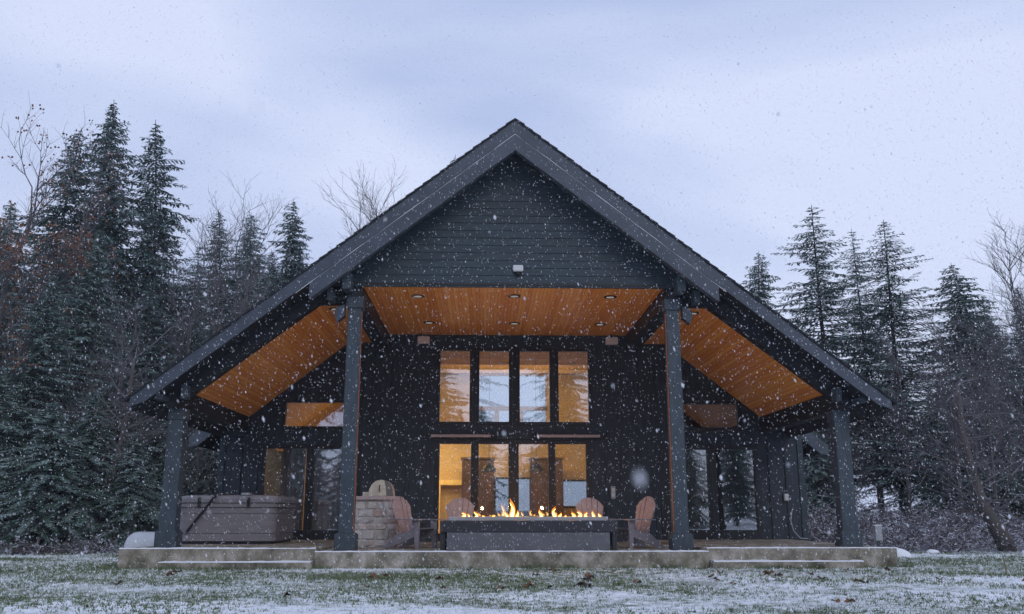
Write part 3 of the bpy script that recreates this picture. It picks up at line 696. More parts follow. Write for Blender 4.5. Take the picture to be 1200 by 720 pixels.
# (px, height m, width m)
fl = [(543,.17,.09),(549,.13,.06),(558,.20,.08),(567,.09,.07),(579,.10,.09),(594,.20,.08),(600,.40,.12),(606,.22,.09),(634,.25,.09),(650,.32,.10),(656,.16,.08),(662,.10,.07),(672,.18,.10),(679,.21,.10),(687,.18,.09),(696,.22,.08),(703,.15,.08)]
rs = random.Random(2)
for px, h, w_ in fl:
    p = at(px,603,17.6); X = p.x-.27
    for lvl, (sc, mt, nm) in enumerate(((1,fo_,'flame'), (.62,fi_,'flame_core'))):
        q = MB(); n = 9; pts = []; rad = []; 
        if lvl == 0: h *= (.95 if h > .35 else .72)
        rs2 = random.Random(px)
        ph = rs2.uniform(0,6); am = rs2.uniform(.15,.35)*w_*1.3
        for k in range(n+1):
            u = k/n; hh = h*(1 if lvl == 0 else .8)
            pts.append((X+am*math.sin(ph+u*5)*u*1.3, rs2.uniform(-.004,.004), u*hh-.01)); rad.append(max(.002, sc*w_*.5*(.75+.5*math.sin(u*2.6+.3))*(1-u)**.75))
        q.tube(pts, rad, 10)
        o = q.build(nm, mt, fire if lvl == 0 else prevf, smooth=True)
        if lvl == 0: prevf = o; o.location = (0, rs.uniform(-.08,.08), 0)
for X, e_ in ((-.9,13), (-.1,22), (.85,22)):
    l = bpy.data.lights.new('flame_light', 'POINT'); l.energy = e_; l.color = (1,.5,.16); l.shadow_soft_size = .03
    o = bpy.data.objects.new('flame_light', l); COL.objects.link(o); o.location = (.27+X,17.6,.82)

# adirondack chairs
M['chair'] = mat('faded_red_plastic', (.28,.225,.24), .6, .15, 5, bump=.12, bscale=30)
M['chairdark'] = mat('worn_grey_red_plastic', (.22,.20,.225), .6, .15, 5)
def make_chair():
    t = empty('adirondack_chair')
    M3 = Matrix.Translation((0,.20,.27)) @ Matrix.Rotation(R(-17), 4, 'X')
    for k in range(5):
        c = k-2; q = MB(); g_ = .004
        xb0, xb1 = c*.088-.042, c*.088+.042; xt0, xt1 = (c-.5)*.122+g_, (c+.5)*.122-g_
        arc = lambda x: .755-1.55*x*x-2.2*abs(x)**3
        top = [(xt1+(xt0-xt1)*i/5, arc(xt1+(xt0-xt1)*i/5)) for i in range(6)]
        y0_ = .012*abs(c)
        q.prism([(xb0,0), (xb1,0)]+top, -.011-y0_, .011-y0_)
        q.v = [tuple(M3 @ Vector(v)) for v in q.v]
        q.build('back_slat', M['chair'], t, bevel=.004)
    q = MB(); q.box((-.25,.012,.33), (.25,.032,.39)); q.box((-.2,.012,.04), (.2,.032,.1)); q.v = [tuple(M3 @ Vector(v)) for v in q.v]; q.build('back_rail', M['chairdark'], t, bevel=.004)
    for k in range(5):
        y = -.30+k*.105; z = .375-(y+.30)*.24
        q = MB(); q.box((-.25,y,z-.01), (.25,y+.09,z+.012)); q.build('seat_slat', M['chairdark'], t, bevel=.005)
    for s in (-1, 1):
        q = MB(); X = s*.27     # side rail that doubles as the rear leg
        pts = [(-.33,.37), (-.33,.26), (.30,.04), (.50,.0), (.56,.0), (.40,.12), (.22,.26)]
        n = len(q.v); kk = len(pts); q.v += [(X-.015,p[0],p[1]) for p in pts]+[(X+.015,p[0],p[1]) for p in pts]
        q.f += [tuple(range(n,n+kk)), tuple(range(n+2*kk-1,n+kk-1,-1))]; q.m += [0,0]
        for i in range(kk): j = (i+1) % kk; q.f.append((n+i,n+kk+i,n+kk+j,n+j)); q.m.append(0)
        q.build('rear_leg', M['chairdark'], t)
        q = MB(); n = 0
        q.v += [(X+s*.018+a_, y_, z_) for a_ in (-.016,.016) for (y_, z_) in ((-.33,0), (-.25,0), (-.19,.53), (-.33,.53))]
        q.f += [(0,1,2,3), (7,6,5,4), (0,4,5,1), (1,5,6,2), (2,6,7,3), (3,7,4,0)]; q.m += [0]*6
        q.build('front_leg', M['chairdark'], t)
        q = MB(); pts = [(s*.22,-.37), (s*.37,-.37), (s*.38,-.2), (s*.34,.30), (s*.27,.34), (s*.25,.0)]
        if s < 0: pts = pts[::-1]
        n = 0; kk = len(pts); q.v += [(p[0],p[1],.532) for p in pts]+[(p[0],p[1],.556) for p in pts]
        q.f += [tuple(range(kk-1,-1,-1)), tuple(range(kk,2*kk))]; q.m += [0,0]
        for i in range(kk): j = (i+1) % kk; q.f.append((i,j,kk+j,kk+i)); q.m.append(0)
        q.build('armrest', M['chairdark'], t)
    return t
ch0 = make_chair()
spots = [(-1.93,17.95,58,'faded red slatted lawn chair between the stone counter and fire table'),
         (-1.08,19.15,0,'faded red slatted lawn chair behind the left end of the fire table'),
         (1.70,19.15,2,'faded red slatted lawn chair behind the right end of the fire table'),
         (2.36,17.9,-62,'faded red slatted lawn chair at the right end, beside the right inner post')]
for i, (x, y, a_, lab) in enumerate(spots):
    c = ch0 if i == 0 else dup(ch0); c.location = (x,y,.0); c.rotation_euler = (0,0,R(a_)); tag(c, lab, 'chair', 'lawn chairs around the fire table')
bpy.context.view_layer.update()

# right: meter pedestal, snowy lid, stick
a = at(1029,628,20.5)
t = thing('utility_pedestal', 'grey utility box on a post right of the patio', 'utility box', (a.x,20.5,-.27))
q = MB(); q.box((-.10,-.08,.33), (.10,.08,.66)); q.build('box', M['grey'], t, bevel=.02); t.scale = (.8,.8,1)
q = MB(); q.box((-.04,-.03,0), (.04,.03,.33)); q.build('post', M['paint'], t)
q = MB(); q.box((-.11,-.09,.661), (.11,.09,.68)); q.build('snow_cap', M['snow'], t, bevel=.01)
def blob(mb, c, r, seed, sx=1, sy=1, sz=1, nu=14, nv=8):
    rr = random.Random(seed); ph = [rr.uniform(0,6) for _ in range(4)]; n0 = len(mb.v)
    for i in range(nv+1):
        th = math.pi*i/nv
        for k in range(nu):
            p = 2*math.pi*k/nu; rad = r*(1+.13*math.sin(3*p+ph[0])*math.sin(th)+.1*math.sin(2*th+ph[1]+p))
            mb.v.append((c[0]+sx*rad*math.sin(th)*math.cos(p), c[1]+sy*rad*math.sin(th)*math.sin(p), c[2]+sz*rad*math.cos(th)))
    for i in range(nv):
        for k in range(nu):
            k2 = (k+1) % nu; q_ = n0+i*nu; mb.f.append((q_+k, q_+nu+k, q_+nu+k2, q_+k2)); mb.m.append(0)
a = at(1050,643,20.3)
q = MB(); blob(q, (0,0,.02), .3, 3, 1.0, .6, .55); o = q.build('snowy_boulder', M['snow'], smooth=True, loc=(a.x,20.3,-.27)); tag(o, 'low snow covered boulder beside the utility box', 'boulder')
a = at(1092,648,21.5)
q = MB(); blob(q, (0,0,.0), .16, 8, 1.0, .6, .5); o = q.build('snowy_boulder', M['snow'], smooth=True, loc=(a.x,21.5,-.25)); tag(o, 'small snow covered stone at the right edge of the lawn', 'boulder')
a = at(1179,675,14.2)
q = MB(); q.tube([(0,0,-.02), (.01,0,.12), (-.01,.01,.29)], [.014,.012,.008], 6); o = q.build('garden_stake', mat('weathered_stake', (.22,.17,.1), .9), loc=(a.x,14.2,-.28)); tag(o, 'thin upright wooden stake in the snowy lawn at far right', 'stake')
# ---------------------------------------------------------------- trees
M['needle'] = snowy('fir_needles', (.050,.108,.094), (.10,.17,.135), (.50,.60,.62), .4, .95, .5, 2.2)
M['needle2'] = snowy('spruce_needles', (.058,.125,.10), (.115,.185,.14), (.52,.62,.63), .3, .9, .65, 1.8)
M['bark'] = mat('conifer_bark', (.045,.036,.032), .95, .4, 5, bump=.6, bscale=10, stretch=(3,3,.5))
M['bark2'] = snowy('bare_bark', (.06,.052,.052), (.12,.105,.10), (.6,.63,.68), .55, .95, .6, 3)
M['twig'] = snowy('bare_twigs', (.09,.083,.09), (.14,.125,.13), (.55,.58,.65), .3, .9, .55, 4)
M['deadleaf'] = mat('russet_leaves', (.20,.085,.04), .8, .5, 2)

def conifer_parts(h, rad, seed, bare=.06, droop=.35, dens=1.0, leafsz=1.0, gap=0.0, nm='needle'):
    """one trunk mesh and one crown mesh: whorled boughs carrying flat drooping sprays"""
    r = random.Random(seed)
    tk = MB(); n = 12; px_, py_ = r.uniform(-.2,.2), r.uniform(-.2,.2)
    lx_, ly_ = r.uniform(-.03,.03)*h, r.uniform(-.03,.03)*h; ctr = lambda t: Vector((px_*math.sin(t*3)+lx_*t*t, py_*math.sin(t*2.4)+ly_*t*t, h*t))
    tk.tube([ctr(i/n)-Vector((0,0,.3 if i == 0 else 0)) for i in range(n+1)], [max(.012, h*.0105*(1-i/n)**1.1+.008) for i in range(n+1)], 8)
    cr = MB(); v, f, m = cr.v, cr.f, cr.m
    side = [r.uniform(.72,1.15) for _ in range(8)]
    NB = int(430*(1-bare)*(1-gap)); a0 = 0
    for bi in range(NB):
        t = bare+(.99-bare)*((bi+r.random())/NB)**.92; z = t*h; a0 += 2.4
        prof = (1-t)**.88*(.6+.4*min(1, (t-bare)/.1)) + .010
        if gap and math.sin(t*37+seed)+math.sin(t*61+a0*.5) > 1.9-gap*6: continue
        for b in (0,):
            nb = 1
            az = a0+r.uniform(-.5,.5)
            Lb = rad*prof*side[int((az % 6.283)/6.284*8)]*r.choice((.55,.75,.9,1,1.05,1.2))*r.uniform(.88,1.1)
            Lb *= 1+.26*math.sin(t*23+az*2+seed)+.18*math.sin(t*47-az*3+seed*2)
            if t > bare+.1 and r.random() < .06: Lb *= 1.35
            if Lb < .07: Lb = .07
            d = Vector((math.cos(az), math.sin(az), 0)); sd = Vector((-d.y, d.x, 0))
            elev = .42*(t-.35)+r.uniform(-.1,.12); c0 = ctr(t)
            path = lambda u: c0+d*(Lb*u)+Vector((0,0,Lb*(elev*u-droop*u*u+.12*u**3)))
            cr.tube([path(0), path(.5), path(1)], [.012+.012*Lb*.6, .008+.004*Lb, .003], 3, cap=False, m=1)
            ns = max(4, int(Lb*9*dens))
            for k in range(ns):
                u = .04+.96*(k+r.random())/ns
                P = path(u); wl = (.2+.34*(1-u)*min(1.6, Lb/2)+.06)*leafsz*r.uniform(.6,1.25); wl = min(wl, Lb*.55+.05)
                for sg in (-1, 1):
                    q = d*r.uniform(.35,.9)+sd*(sg*r.uniform(.5,1.0))+Vector((0,0,r.uniform(-.55,.10)))
                    q.normalize(); e = P+q*wl; up_ = Vector((r.uniform(-.5,.5), r.uniform(-.5,.5), 1))
                    w_ = q.cross(up_).normalized()*(.030+.055*wl)*leafsz
                    mid = P+q*(wl*.5)+Vector((0,0,-.02))
                    i0 = len(v); v += [tuple(P), tuple(mid+w_), tuple(e+Vector((0,0,-.07*wl))), tuple(mid-w_)]
                    f.append((i0,i0+1,i0+2,i0+3)); m.append(0)
                    if wl > .25:      # a side sprig
                        q2 = (q+sd*sg*.2+Vector((r.uniform(-.6,.6), r.uniform(-.6,.6), r.uniform(-.8,.1)))).normalized(); e2 = mid+q2*wl*.5
                        w2 = q2.cross(up_).normalized()*(.022+.03*wl)*leafsz; i0 = len(v)
                        v += [tuple(mid), tuple((mid+e2)/2+w2), tuple(e2), tuple((mid+e2)/2-w2)]; f.append((i0,i0+1,i0+2,i0+3)); m.append(0)
    return tk, cr
def conifer_tree(name='conifer_tree', **k):
    nm = k.pop('nm', 'needle'); t = empty(name); tk, cr = conifer_parts(**k)
    tk.build('trunk', M['bark'], t, smooth=True); cr.build('crown', [M[nm], M['bark']], t); return t
def bare_parts(h, seed, spread=.55, levels=5, trunk_r=.16, lean=(0,0), leaves=0, first=.28, upw=.15, twigm=1.0):
    r = random.Random(seed); tk = MB(); cr = MB(); lf = MB()
    def grow(p, d, L_, rd, lv, mb):
        n = 5 if lv == 0 else 3; pts = [p]; q = p.copy(); dd = d.copy(); kids = []
        wob = .06 if lv == 0 else .28
        for i in range(n):
            dd = (dd+Vector((r.uniform(-wob,wob), r.uniform(-wob,wob), r.uniform(-.05,.1)+upw*.15))).normalized()
            q = q+dd*(L_/n); pts.append(q.copy()); kids.append((q.copy(), dd.copy(), (i+1)/n))
        end = .45 if lv == 0 else .35
        rads = [max(.0035*twigm, rd*(1-(1-end)*i/n)) for i in range(n+1)]
        mb.tube(pts, rads, 7 if lv == 0 else (4 if lv < 3 else 3), cap=False)
        if lv >= levels:
            if leaves and r.random() < leaves:
                for _ in range(3):
                    c = pts[-1]+Vector((r.uniform(-.15,.15), r.uniform(-.15,.15), r.uniform(-.2,.1))); a = Vector((r.uniform(-1,1), r.uniform(-1,1), r.uniform(-1,1))).normalized()*.06; b = a.orthogonal().normalized()*.05
                    lf.face([c-a, c+b, c+a, c-b])
            return
        if lv == 0:
            # long central trunk carries side limbs from `first` up
            nl = 13
            for i in range(nl):
                u = first+(1-first)*(i+r.random())/nl
                s_ = min(n-1, int(u*n)); a = pts[s_]; b = pts[s_+1]; P = a+(b-a)*(u*n-s_)
                az = r.uniform(0,6.28); dv = Vector((math.cos(az)*spread*1.3, math.sin(az)*spread*1.3, .95)).normalized()
                grow(P, dv, L_*r.uniform(.24,.42)*(1.25-u*.75), rads[s_]*.36, 2, cr)
            for k in range(2):
                az = r.uniform(0,6.28); grow(pts[-1], (dd+Vector((math.cos(az), math.sin(az), 0))*.35).normalized(), L_*.32, rads[-1]*.8, 2, cr)
            return
        for (P, D, u) in kids:
            for _ in range(2 if r.random() < .7 else 1):
                az = r.uniform(0,6.28); dv = (D+Vector((math.cos(az), math.sin(az), r.uniform(-.35,.45)))*spread*1.15).normalized()
                grow(P, dv, L_*r.uniform(.42,.68), rd*.5, lv+1, cr)
    grow(Vector((0,0,-.3)), Vector((lean[0], lean[1], 1)).normalized(), h*.72, trunk_r, 0, tk)
    return tk, cr, lf
def bare_tree(name='bare_tree', **k):
    t = empty(name); tk, cr, lf = bare_parts(**k)
    tk.build('trunk', M['bark2'], t, smooth=True); cr.build('branches', M['twig'], t)
    if lf.f: lf.build('leaves', M['deadleaf'], t)
    return t
C1 = conifer_tree(h=18, rad=5.6, seed=1, dens=1.5, droop=.40, leafsz=.95)
C2 = conifer_tree(h=18, rad=5.0, seed=22, dens=1.5, droop=.30, gap=.04, leafsz=.9)
C3 = conifer_tree(h=18, rad=6.4, seed=37, dens=1.35, droop=.34, nm='needle2', bare=.02, leafsz=.9)
C4 = conifer_tree(h=18, rad=5.2, seed=48, dens=1.3, droop=.24, bare=.14, gap=.10, leafsz=.72)
C5 = conifer_tree(h=8, rad=3.2, seed=55, dens=2.0, droop=.42, bare=.02, nm='needle2', leafsz=.6)
B1 = bare_tree(h=15, seed=3, levels=5, trunk_r=.15, spread=.5)
B2 = bare_tree(h=12, seed=8, levels=5, trunk_r=.10, spread=.42)
B3 = bare_tree(h=15, seed=15, levels=5, trunk_r=.2, spread=.6, leaves=.3)
B4 = bare_tree(h=6, seed=21, levels=5, trunk_r=.05, spread=.5, first=.08)
used = set()
def put(proto, X, Y, h_scale, label, cat, group=None, rz_=None, w=1.0, name=None, z=None):
    if proto.name in used: t = dup(proto)
    else: t = proto; used.add(proto.name)
    t.location = (X, Y, gheight(X,Y) if z is None else z); t.rotation_euler = (0,0, random.Random(int(X*31+Y*17)).uniform(0,6.28) if rz_ is None else rz_)
    t.scale = (h_scale*w, h_scale*w, h_scale); tag(t, label, cat, group); return t
def put_top(proto, ph, px, py, Y, label, cat, group=None, w=1.0, **k):
    """tree standing at depth Y whose tip reaches the given sight line"""
    p = at(px, py, Y); return put(proto, p.x, Y, (p.z-gheight(p.x,Y))/ph, label, cat, group, w=w, **k)
GL = 'conifers standing left of the house'; GR = 'conifers standing right of the house'
put_top(C1, 18, 140, 116, 34, 'tallest dark conifer left of the house, with a ragged narrow tip', 'conifer', GL, w=.85)
put_top(C2, 18, 198, 146, 36, 'tall dark conifer just right of the tallest one on the left', 'conifer', GL, w=1.0)
put_top(C2, 18, 82, 153, 33, 'tall dark conifer just left of the tallest one on the left', 'conifer', GL, w=1.15)
put_top(C3, 18, 20, 235, 29, 'broad conifer filling the left edge of the photo behind the russet leaves', 'conifer', GL)
put_top(C3, 18, 118, 268, 28, 'broad frosted conifer in front of the tallest tree on the left', 'conifer', GL, w=.85)
put_top(C3, 18, 58, 320, 25.5, 'nearest broad green conifer at the far left of the lawn', 'conifer', GL, w=.95)
put_top(C1, 18, 178, 330, 28, 'frosted conifer left of the porch roof tip, behind the leaning pale trunk', 'conifer', GL, w=1.0)
put_top(C2, 18, 226, 368, 31, 'slim conifer just above the left roof tip', 'conifer', GL, w=1.1)
put_top(C1, 18, 347, 235, 38, 'small pointed conifer whose tip shows above the left roof slope', 'conifer', GL, w=.9)
put_top(C2, 18, 524, 184, 44, 'conifer of which only the tip pokes above the roof left of the ridge', 'conifer', w=.8)
for i, (px, py, Y, wl, lab) in enumerate(((12,430,24.3,1.2,'low frosted young conifer at the left edge of the photo'), (118,455,24.2,1.1,'low frosted young conifer in front of the wood, left of the tank'), (205,470,26.5,1.1,'young conifer behind the left outer post'), (250,480,27,1.1,'young conifer between the left outer post and the house corner'), (60,470,23.2,1.25,'low bushy conifer at the edge of the lawn far left'), (165,505,24.0,1.2,'low bushy conifer directly behind the white tank'))):
    put_top(C5, 8, px, py, Y, lab, 'conifer', 'young conifers along the left edge of the lawn', w=wl)
put_top(C1, 18, 884, 294, 40, 'small conifer whose tip shows just above the right roof slope', 'conifer', GR, w=.95)
put_top(C4, 18, 957, 243, 36, 'tall open conifer, leftmost of the big three right of the roof', 'conifer', GR, w=1.45)
put_top(C4, 18, 1003, 266, 37, 'tall open conifer in the middle of the big three right of the roof', 'conifer', GR, w=1.0)
put_top(C4, 18, 1027, 256, 35, 'tall open conifer, rightmost of the big three right of the roof', 'conifer', GR, w=1.45)
put_top(C1, 18, 1122, 308, 34, 'dark misty conifer left of the tall bare tree at the right', 'conifer', GR, w=1.4)
put_top(C3, 18, 1152, 345, 37, 'dark conifer directly behind the tall bare tree at the right', 'conifer', GR, w=1.0)
put_top(C2, 18, 1192, 335, 31, 'dark conifer at the right edge behind the bare tree', 'conifer', GR, w=1.0)
put_top(C3, 18, 1090, 455, 32, 'low dark conifer in the right hand thicket', 'conifer', GR, w=1.0)
put_top(C3, 18, 1165, 440, 30, 'low wide conifer behind the leaning trunk on the right', 'conifer', GR, w=1.0)
put_top(C5, 8, 950, 500, 33, 'young conifer between the house corner and right outer post', 'conifer', GR, w=1.1)
# bare trees
put_top(B1, 15, 1172, 285, 27, 'tall bare tree with fine branches near the right edge', 'bare tree', 'bare trees', w=1.15)
put_top(B2, 12, 1105, 370, 28, 'slim bare tree left of the tall bare one on the right', 'bare tree', 'bare trees', w=1.1)
put_top(B1, 15, 1192, 290, 25, 'tall bare tree with a crooked trunk beside the right edge', 'bare tree', 'bare trees', w=1.2, rz_=2.0)
put_top(B1, 15, 1215, 380, 30, 'bare tree cut by the right edge of the photo', 'bare tree', 'bare trees')
put_top(B2, 12, 1050, 400, 29, 'low bare tree behind the right outer post area', 'bare tree', 'bare trees')
put_top(B2, 12, 1145, 400, 25, 'low bare tree in front of the right hand conifers', 'bare tree', 'bare trees', w=1.2)
put_top(B1, 15, 408, 245, 44, 'bare tree crown above the middle of the left roof slope, left one', 'bare tree', 'bare trees')
put_top(B2, 12, 452, 230, 46, 'bare tree crown above the middle of the left roof slope, right one', 'bare tree', 'bare trees')
put_top(B1, 15, 250, 262, 36, 'bare pale tree just right of the tall dark conifers', 'bare tree', 'bare trees')
put_top(B2, 12, 292, 268, 36, 'slim bare tree between the dark conifers and the small pointed conifer', 'bare tree', 'bare trees', w=1.2)
put_top(B2, 12, 232, 300, 29, 'purplish bare tree above the left roof tip', 'bare tree', 'bare trees', w=1.3)
put_top(B2, 12, 150, 350, 25, 'bare twiggy tree in front of the left conifers', 'bare tree', 'bare trees', w=1.2)
put_top(B2, 12, 300, 330, 31, 'low bare tree seen just over the left roof slope', 'bare tree', 'bare trees', w=1.2)
put_top(B3, 15, 18, 190, 26, 'tree with russet withered leaves at the top left edge', 'leafy tree', 'trees with russet leaves', w=.9)
put_top(B3, 15, 75, 200, 31, 'tree with russet withered leaves in front of the left conifers', 'leafy tree', 'trees with russet leaves', w=.9)
# leaning trunks
def leaning(name, pts, rads, label, seed, twr=1.2):
    t = thing(name, label, 'bare tree', tuple(pts[0])); p0 = Vector(pts[0]); q = MB(); P = [Vector(p)-p0 for p in pts]; q.tube(P, rads, 9); q.build('trunk', M['bark2'], t, smooth=True)
    br = MB(); r = random.Random(seed)
    for k in range(46):
        u = r.uniform(.3,1); s_ = min(len(P)-2, int(u*(len(P)-1))); P0 = P[s_].lerp(P[s_+1], u*(len(P)-1)-s_)
        az = r.uniform(0,6.28); d = Vector((math.cos(az), math.sin(az)*.7, r.uniform(-.2,.7))).normalized(); Lb = r.uniform(.5,2.2)*twr
        pts_ = [P0]; 
        for i in range(4): d = (d+Vector((r.uniform(-.25,.25), r.uniform(-.25,.25), r.uniform(-.1,.15)))).normalized(); pts_.append(pts_[-1]+d*Lb/4)
        br.tube(pts_, [.022,.015,.01,.007,.004], 4, cap=False)
        for _ in range(5):
            b0 = pts_[r.randint(1,4)]; d2 = Vector((r.uniform(-1,1), r.uniform(-1,1), r.uniform(-.4,.8))).normalized(); br.tube([b0, b0+d2*Lb*.2, b0+d2*Lb*.3+Vector((0,0,.1))], [.008,.006,.003], 3, cap=False)
    br.build('branches', M['twig'], t)
yy = 22.4
leaning('leaning_tree', [at(1182,648,yy), at(1170,622,yy), at(1150,590,yy), at(1140,560,yy), at(1128,510,yy), at(1122,450,yy)], [.21,.19,.165,.13,.09,.045], 'snow dusted tree with thick leaning trunk at the right edge of the lawn', 3)
yy = 24.0
leaning('leaning_tree', [at(110,645,yy), at(124,590,yy), at(140,530,yy), at(150,480,yy), at(157,420,yy)], [.11,.10,.085,.07,.04], 'slim pale leaning tree trunk left of the white tank', 4)
# far wood: individual trees whose details melt together
rt = random.Random(77)
for i in range(34):
    X = rt.uniform(-42,-9); Y = rt.uniform(38,62); p = [C1,C2,C3,C4][rt.randrange(4)]
    put(p, X, Y, rt.uniform(.62,.95), 'conifer in the deep wood behind the left hand trees', 'conifer', 'conifers in the wood behind on the left', rz_=rt.uniform(0,6))
for i in range(17):
    X = rt.uniform(14,48); Y = rt.uniform(44,66); p = [C4,C2,C1,C4][rt.randrange(4)]
    put(p, X, Y, rt.uniform(.45,.62), 'misty conifer in the deep wood behind the right hand trees', 'conifer', 'conifers in the wood behind on the right', rz_=rt.uniform(0,6))
for i in range(14):
    X = rt.uniform(9.5,26); Y = rt.uniform(27,40)
    put(B4, X, Y, rt.uniform(.7,1.25), 'bare twiggy sapling in the snowy thicket on the right', 'sapling', 'saplings in the thicket on the right', rz_=rt.uniform(0,6), w=1.3)
for i in range(9):
    X = rt.uniform(-17,-8.6); Y = rt.uniform(24.5,31)
    put(B4, X, Y, rt.uniform(.6,1.05), 'bare twiggy sapling among the left hand conifers', 'sapling', 'saplings in the wood on the left', rz_=rt.uniform(0,6), w=1.2)
# trees across the lawn behind the camera: the windows mirror them
for i, (X, Y, s_) in enumerate(((18.2,-23,.62), (-17,-22,.6), (24,-24,.7), (-14,-16,.9), (-8.5,-19,1.0), (-4.2,-22,.95), (5.2,-20,.92), (9.5,-17,.8), (-21,-20,1.0))):
    put([C1,C3,C2][i % 3], X, Y, s_, 'conifer across the lawn, seen only mirrored in the windows', 'conifer', 'conifers mirrored in the windows', rz_=i*1.3)

for i in range(26):
    put([C5,C5,B4][i % 3], -13+i*1.05+.3*math.sin(i*5), -15-3*math.sin(i*2.1), .8+.2*math.sin(i*3.3), 'young tree across the lawn, seen only mirrored in the windows', 'young tree', 'young trees mirrored in the windows', rz_=i*1.7)
# snowy undergrowth: tangled twigs with leaves and snow
M['brush'] = snowy('brush_twigs', (.075,.055,.058), (.12,.09,.09), (.66,.70,.78), .0, .6, 1.0, 7)
def brush(x0, x1, y0, y1, n, hmin, hmax, seed, keep=lambda x, y: True):
    r = random.Random(seed); mb = MB()
    for _ in range(n):
        x, y = r.uniform(x0,x1), r.uniform(y0,y1)
        if not keep(x, y): continue
        z = gheight(x,y)-.05; h = r.uniform(hmin,hmax); az = r.uniform(0,6.28); d = Vector((math.cos(az)*r.uniform(.3,1.2), math.sin(az)*r.uniform(.3,1.2), 1)).normalized()
        p = Vector((x,y,z)); pts = [p]
        for i in range(4): d = (d+Vector((r.uniform(-.35,.35), r.uniform(-.35,.35), -.22))).normalized(); pts.append(pts[-1]+d*h/3)
        mb.tube(pts, [.012,.010,.008,.006,.003], 3, cap=False)
        for k in range(15):
            b = pts[r.randint(1,4)]; dd = Vector((r.uniform(-1,1), r.uniform(-1,1), r.uniform(-.5,.8))).normalized()*r.uniform(.06,.24)
            w_ = dd.cross(Vector((r.uniform(-1,1), r.uniform(-1,1), .4))).normalized()*r.uniform(.006,.022)
            mb.face([b, b+dd*.5+w_, b+dd, b+dd*.5-w_])
    return mb
tag(brush(8.3, 30, 22.3, 34, 5200, .3, 1.4, 1, lambda x,y: True).build('undergrowth', M['brush']), 'snow dusted tangle of brush under the trees on the right', 'undergrowth', kind='stuff')
tag(brush(-26, -7.6, 20.6, 27, 2400, .12, .55, 2, lambda x,y: y > 21.2-.04*x).build('undergrowth', M['brush']), 'low reddish brush along the foot of the left hand trees', 'undergrowth', kind='stuff')
# ---------------------------------------------------------------- lawn grass and litter
def blades(seed, n, mode):
    r = random.Random(seed); mb = MB()
    for _ in range(n):
        y = 6.5+(22-6.5)*r.random()**1.35; half = .62*y+2
        x = r.uniform(-half, half)-.3
        if -7.05 < x < 6.95 and y > 16.0: continue
        if (-3.6 < x < 3.5) and y > 16.18: continue
        p = math.sin(x*1.3+y*2.1)+math.sin(x*.6-y*1.7+2)+math.sin(x*3.1+y*.7)*.6+r.uniform(-1.2,1.2)
        if mode == 'green' and p < -.2: continue
        if mode == 'frost' and p > .6: continue
        z = gheight(x,y)-.005; s_ = .75+.03*y
        for k in range(4):
            h = r.uniform(.014,.045)*s_*(1 if mode == 'green' else .8); az = r.uniform(0,6.28); w_ = r.uniform(.003,.006)*s_*1.4; bx, by = x+r.uniform(-.03,.03), y+r.uniform(-.03,.03)
            lx, ly = math.cos(az)*h*r.uniform(.3,1.6), math.sin(az)*h*r.uniform(.3,1.6); c, s__ = -math.sin(az)*w_, math.cos(az)*w_
            mb.face([(bx-c,by-s__,z), (bx+c,by+s__,z), (bx+lx,by+ly,z+h)])
    # taller tufts against the patio edge
    if mode == 'green':
        for _ in range(1500):
            x = r.uniform(-7.2,7.1)
            if math.sin(x*3)+math.sin(x*7.3+1)+r.uniform(-1,1) < .3: continue
            y = (16.16 if -3.6 < x < 3.5 else (15.98 if abs(x) < 6.2 else 16.34))-abs(r.gauss(0,.07)); z = gheight(x,y)-.005
            for k in range(4):
                h = r.uniform(.03,.10); az = r.uniform(0,6.28); w_ = .006; lx, ly = math.cos(az)*h*.6, -abs(math.sin(az))*h*.6
                mb.face([(x-w_,y,z), (x+w_,y,z), (x+lx,y+ly,z+h)])
    return mb
M['grass'] = mat('lawn_grass', (.05,.062,.028), .9, 0, 2, spec=.1); M['grass'] = mat('lawn_grass', (.09,.12,.06), .9, .1, 2, (.22,.27,.15), spec=.1)
M['frost'] = mat('frosted_grass', (.60,.65,.66), .9, .2, 3, (.84,.87,.90), spec=.1)
tag(blades(1, 42000, 'green').build('lawn_grass', M['grass']), 'short green grass showing through the thin snow', 'grass', kind='stuff')
tag(blades(2, 42000, 'frost').build('frosted_grass', M['frost']), 'snow covered blades of the short lawn', 'grass', kind='stuff')
# fallen leaves
r = random.Random(31)
leafm = [mat('leaf_brown', (.16,.075,.035), .85, .3, 20), mat('leaf_dark', (.05,.032,.022), .9, .3, 20)]
lp = []
for k in range(3):
    q = MB(); n = 11; ring = []
    for i in range(n):
        a_ = 2*math.pi*i/n; rr_ = .065*(1+(.35 if i % 2 else -.25)); ring.append((rr_*math.cos(a_), rr_*.8*math.sin(a_), .018+.028*math.sin(a_*2+k)))
    for i in range(n): q.face([(0,0,.008), ring[i], ring[(i+1) % n]])
    q.tube([(-.03,0,.01), (-.10,.01,.03)], .002, 3); lp.append(q)
pl = [q.build('fallen_leaf', leafm[k % 2]) for k, q in enumerate(lp)]
fixed = [(607,710,10.3), (304,684,13), (205,688,12.6), (180,700,11)]
for i in range(44):
    y = r.uniform(9.3,15.9); x = r.uniform(-.5*y, .55*y); 
    if i < 26: x = r.gauss(2.0, 2.6); y = r.uniform(11.5,15.8)
    o = pl[i] if i < 3 else pl[i % 3].copy()
    if i >= 3: COL.objects.link(o)
    s_ = r.uniform(.6,1.25); o.scale = (s_,s_,s_); o.location = (x,y,gheight(x,y)+.012); o.rotation_euler = (r.uniform(-.3,.3), r.uniform(-.3,.3), r.uniform(0,6))
    tag(o, 'withered brown leaf lying on the snowy lawn', 'leaf', 'fallen leaves on the lawn')
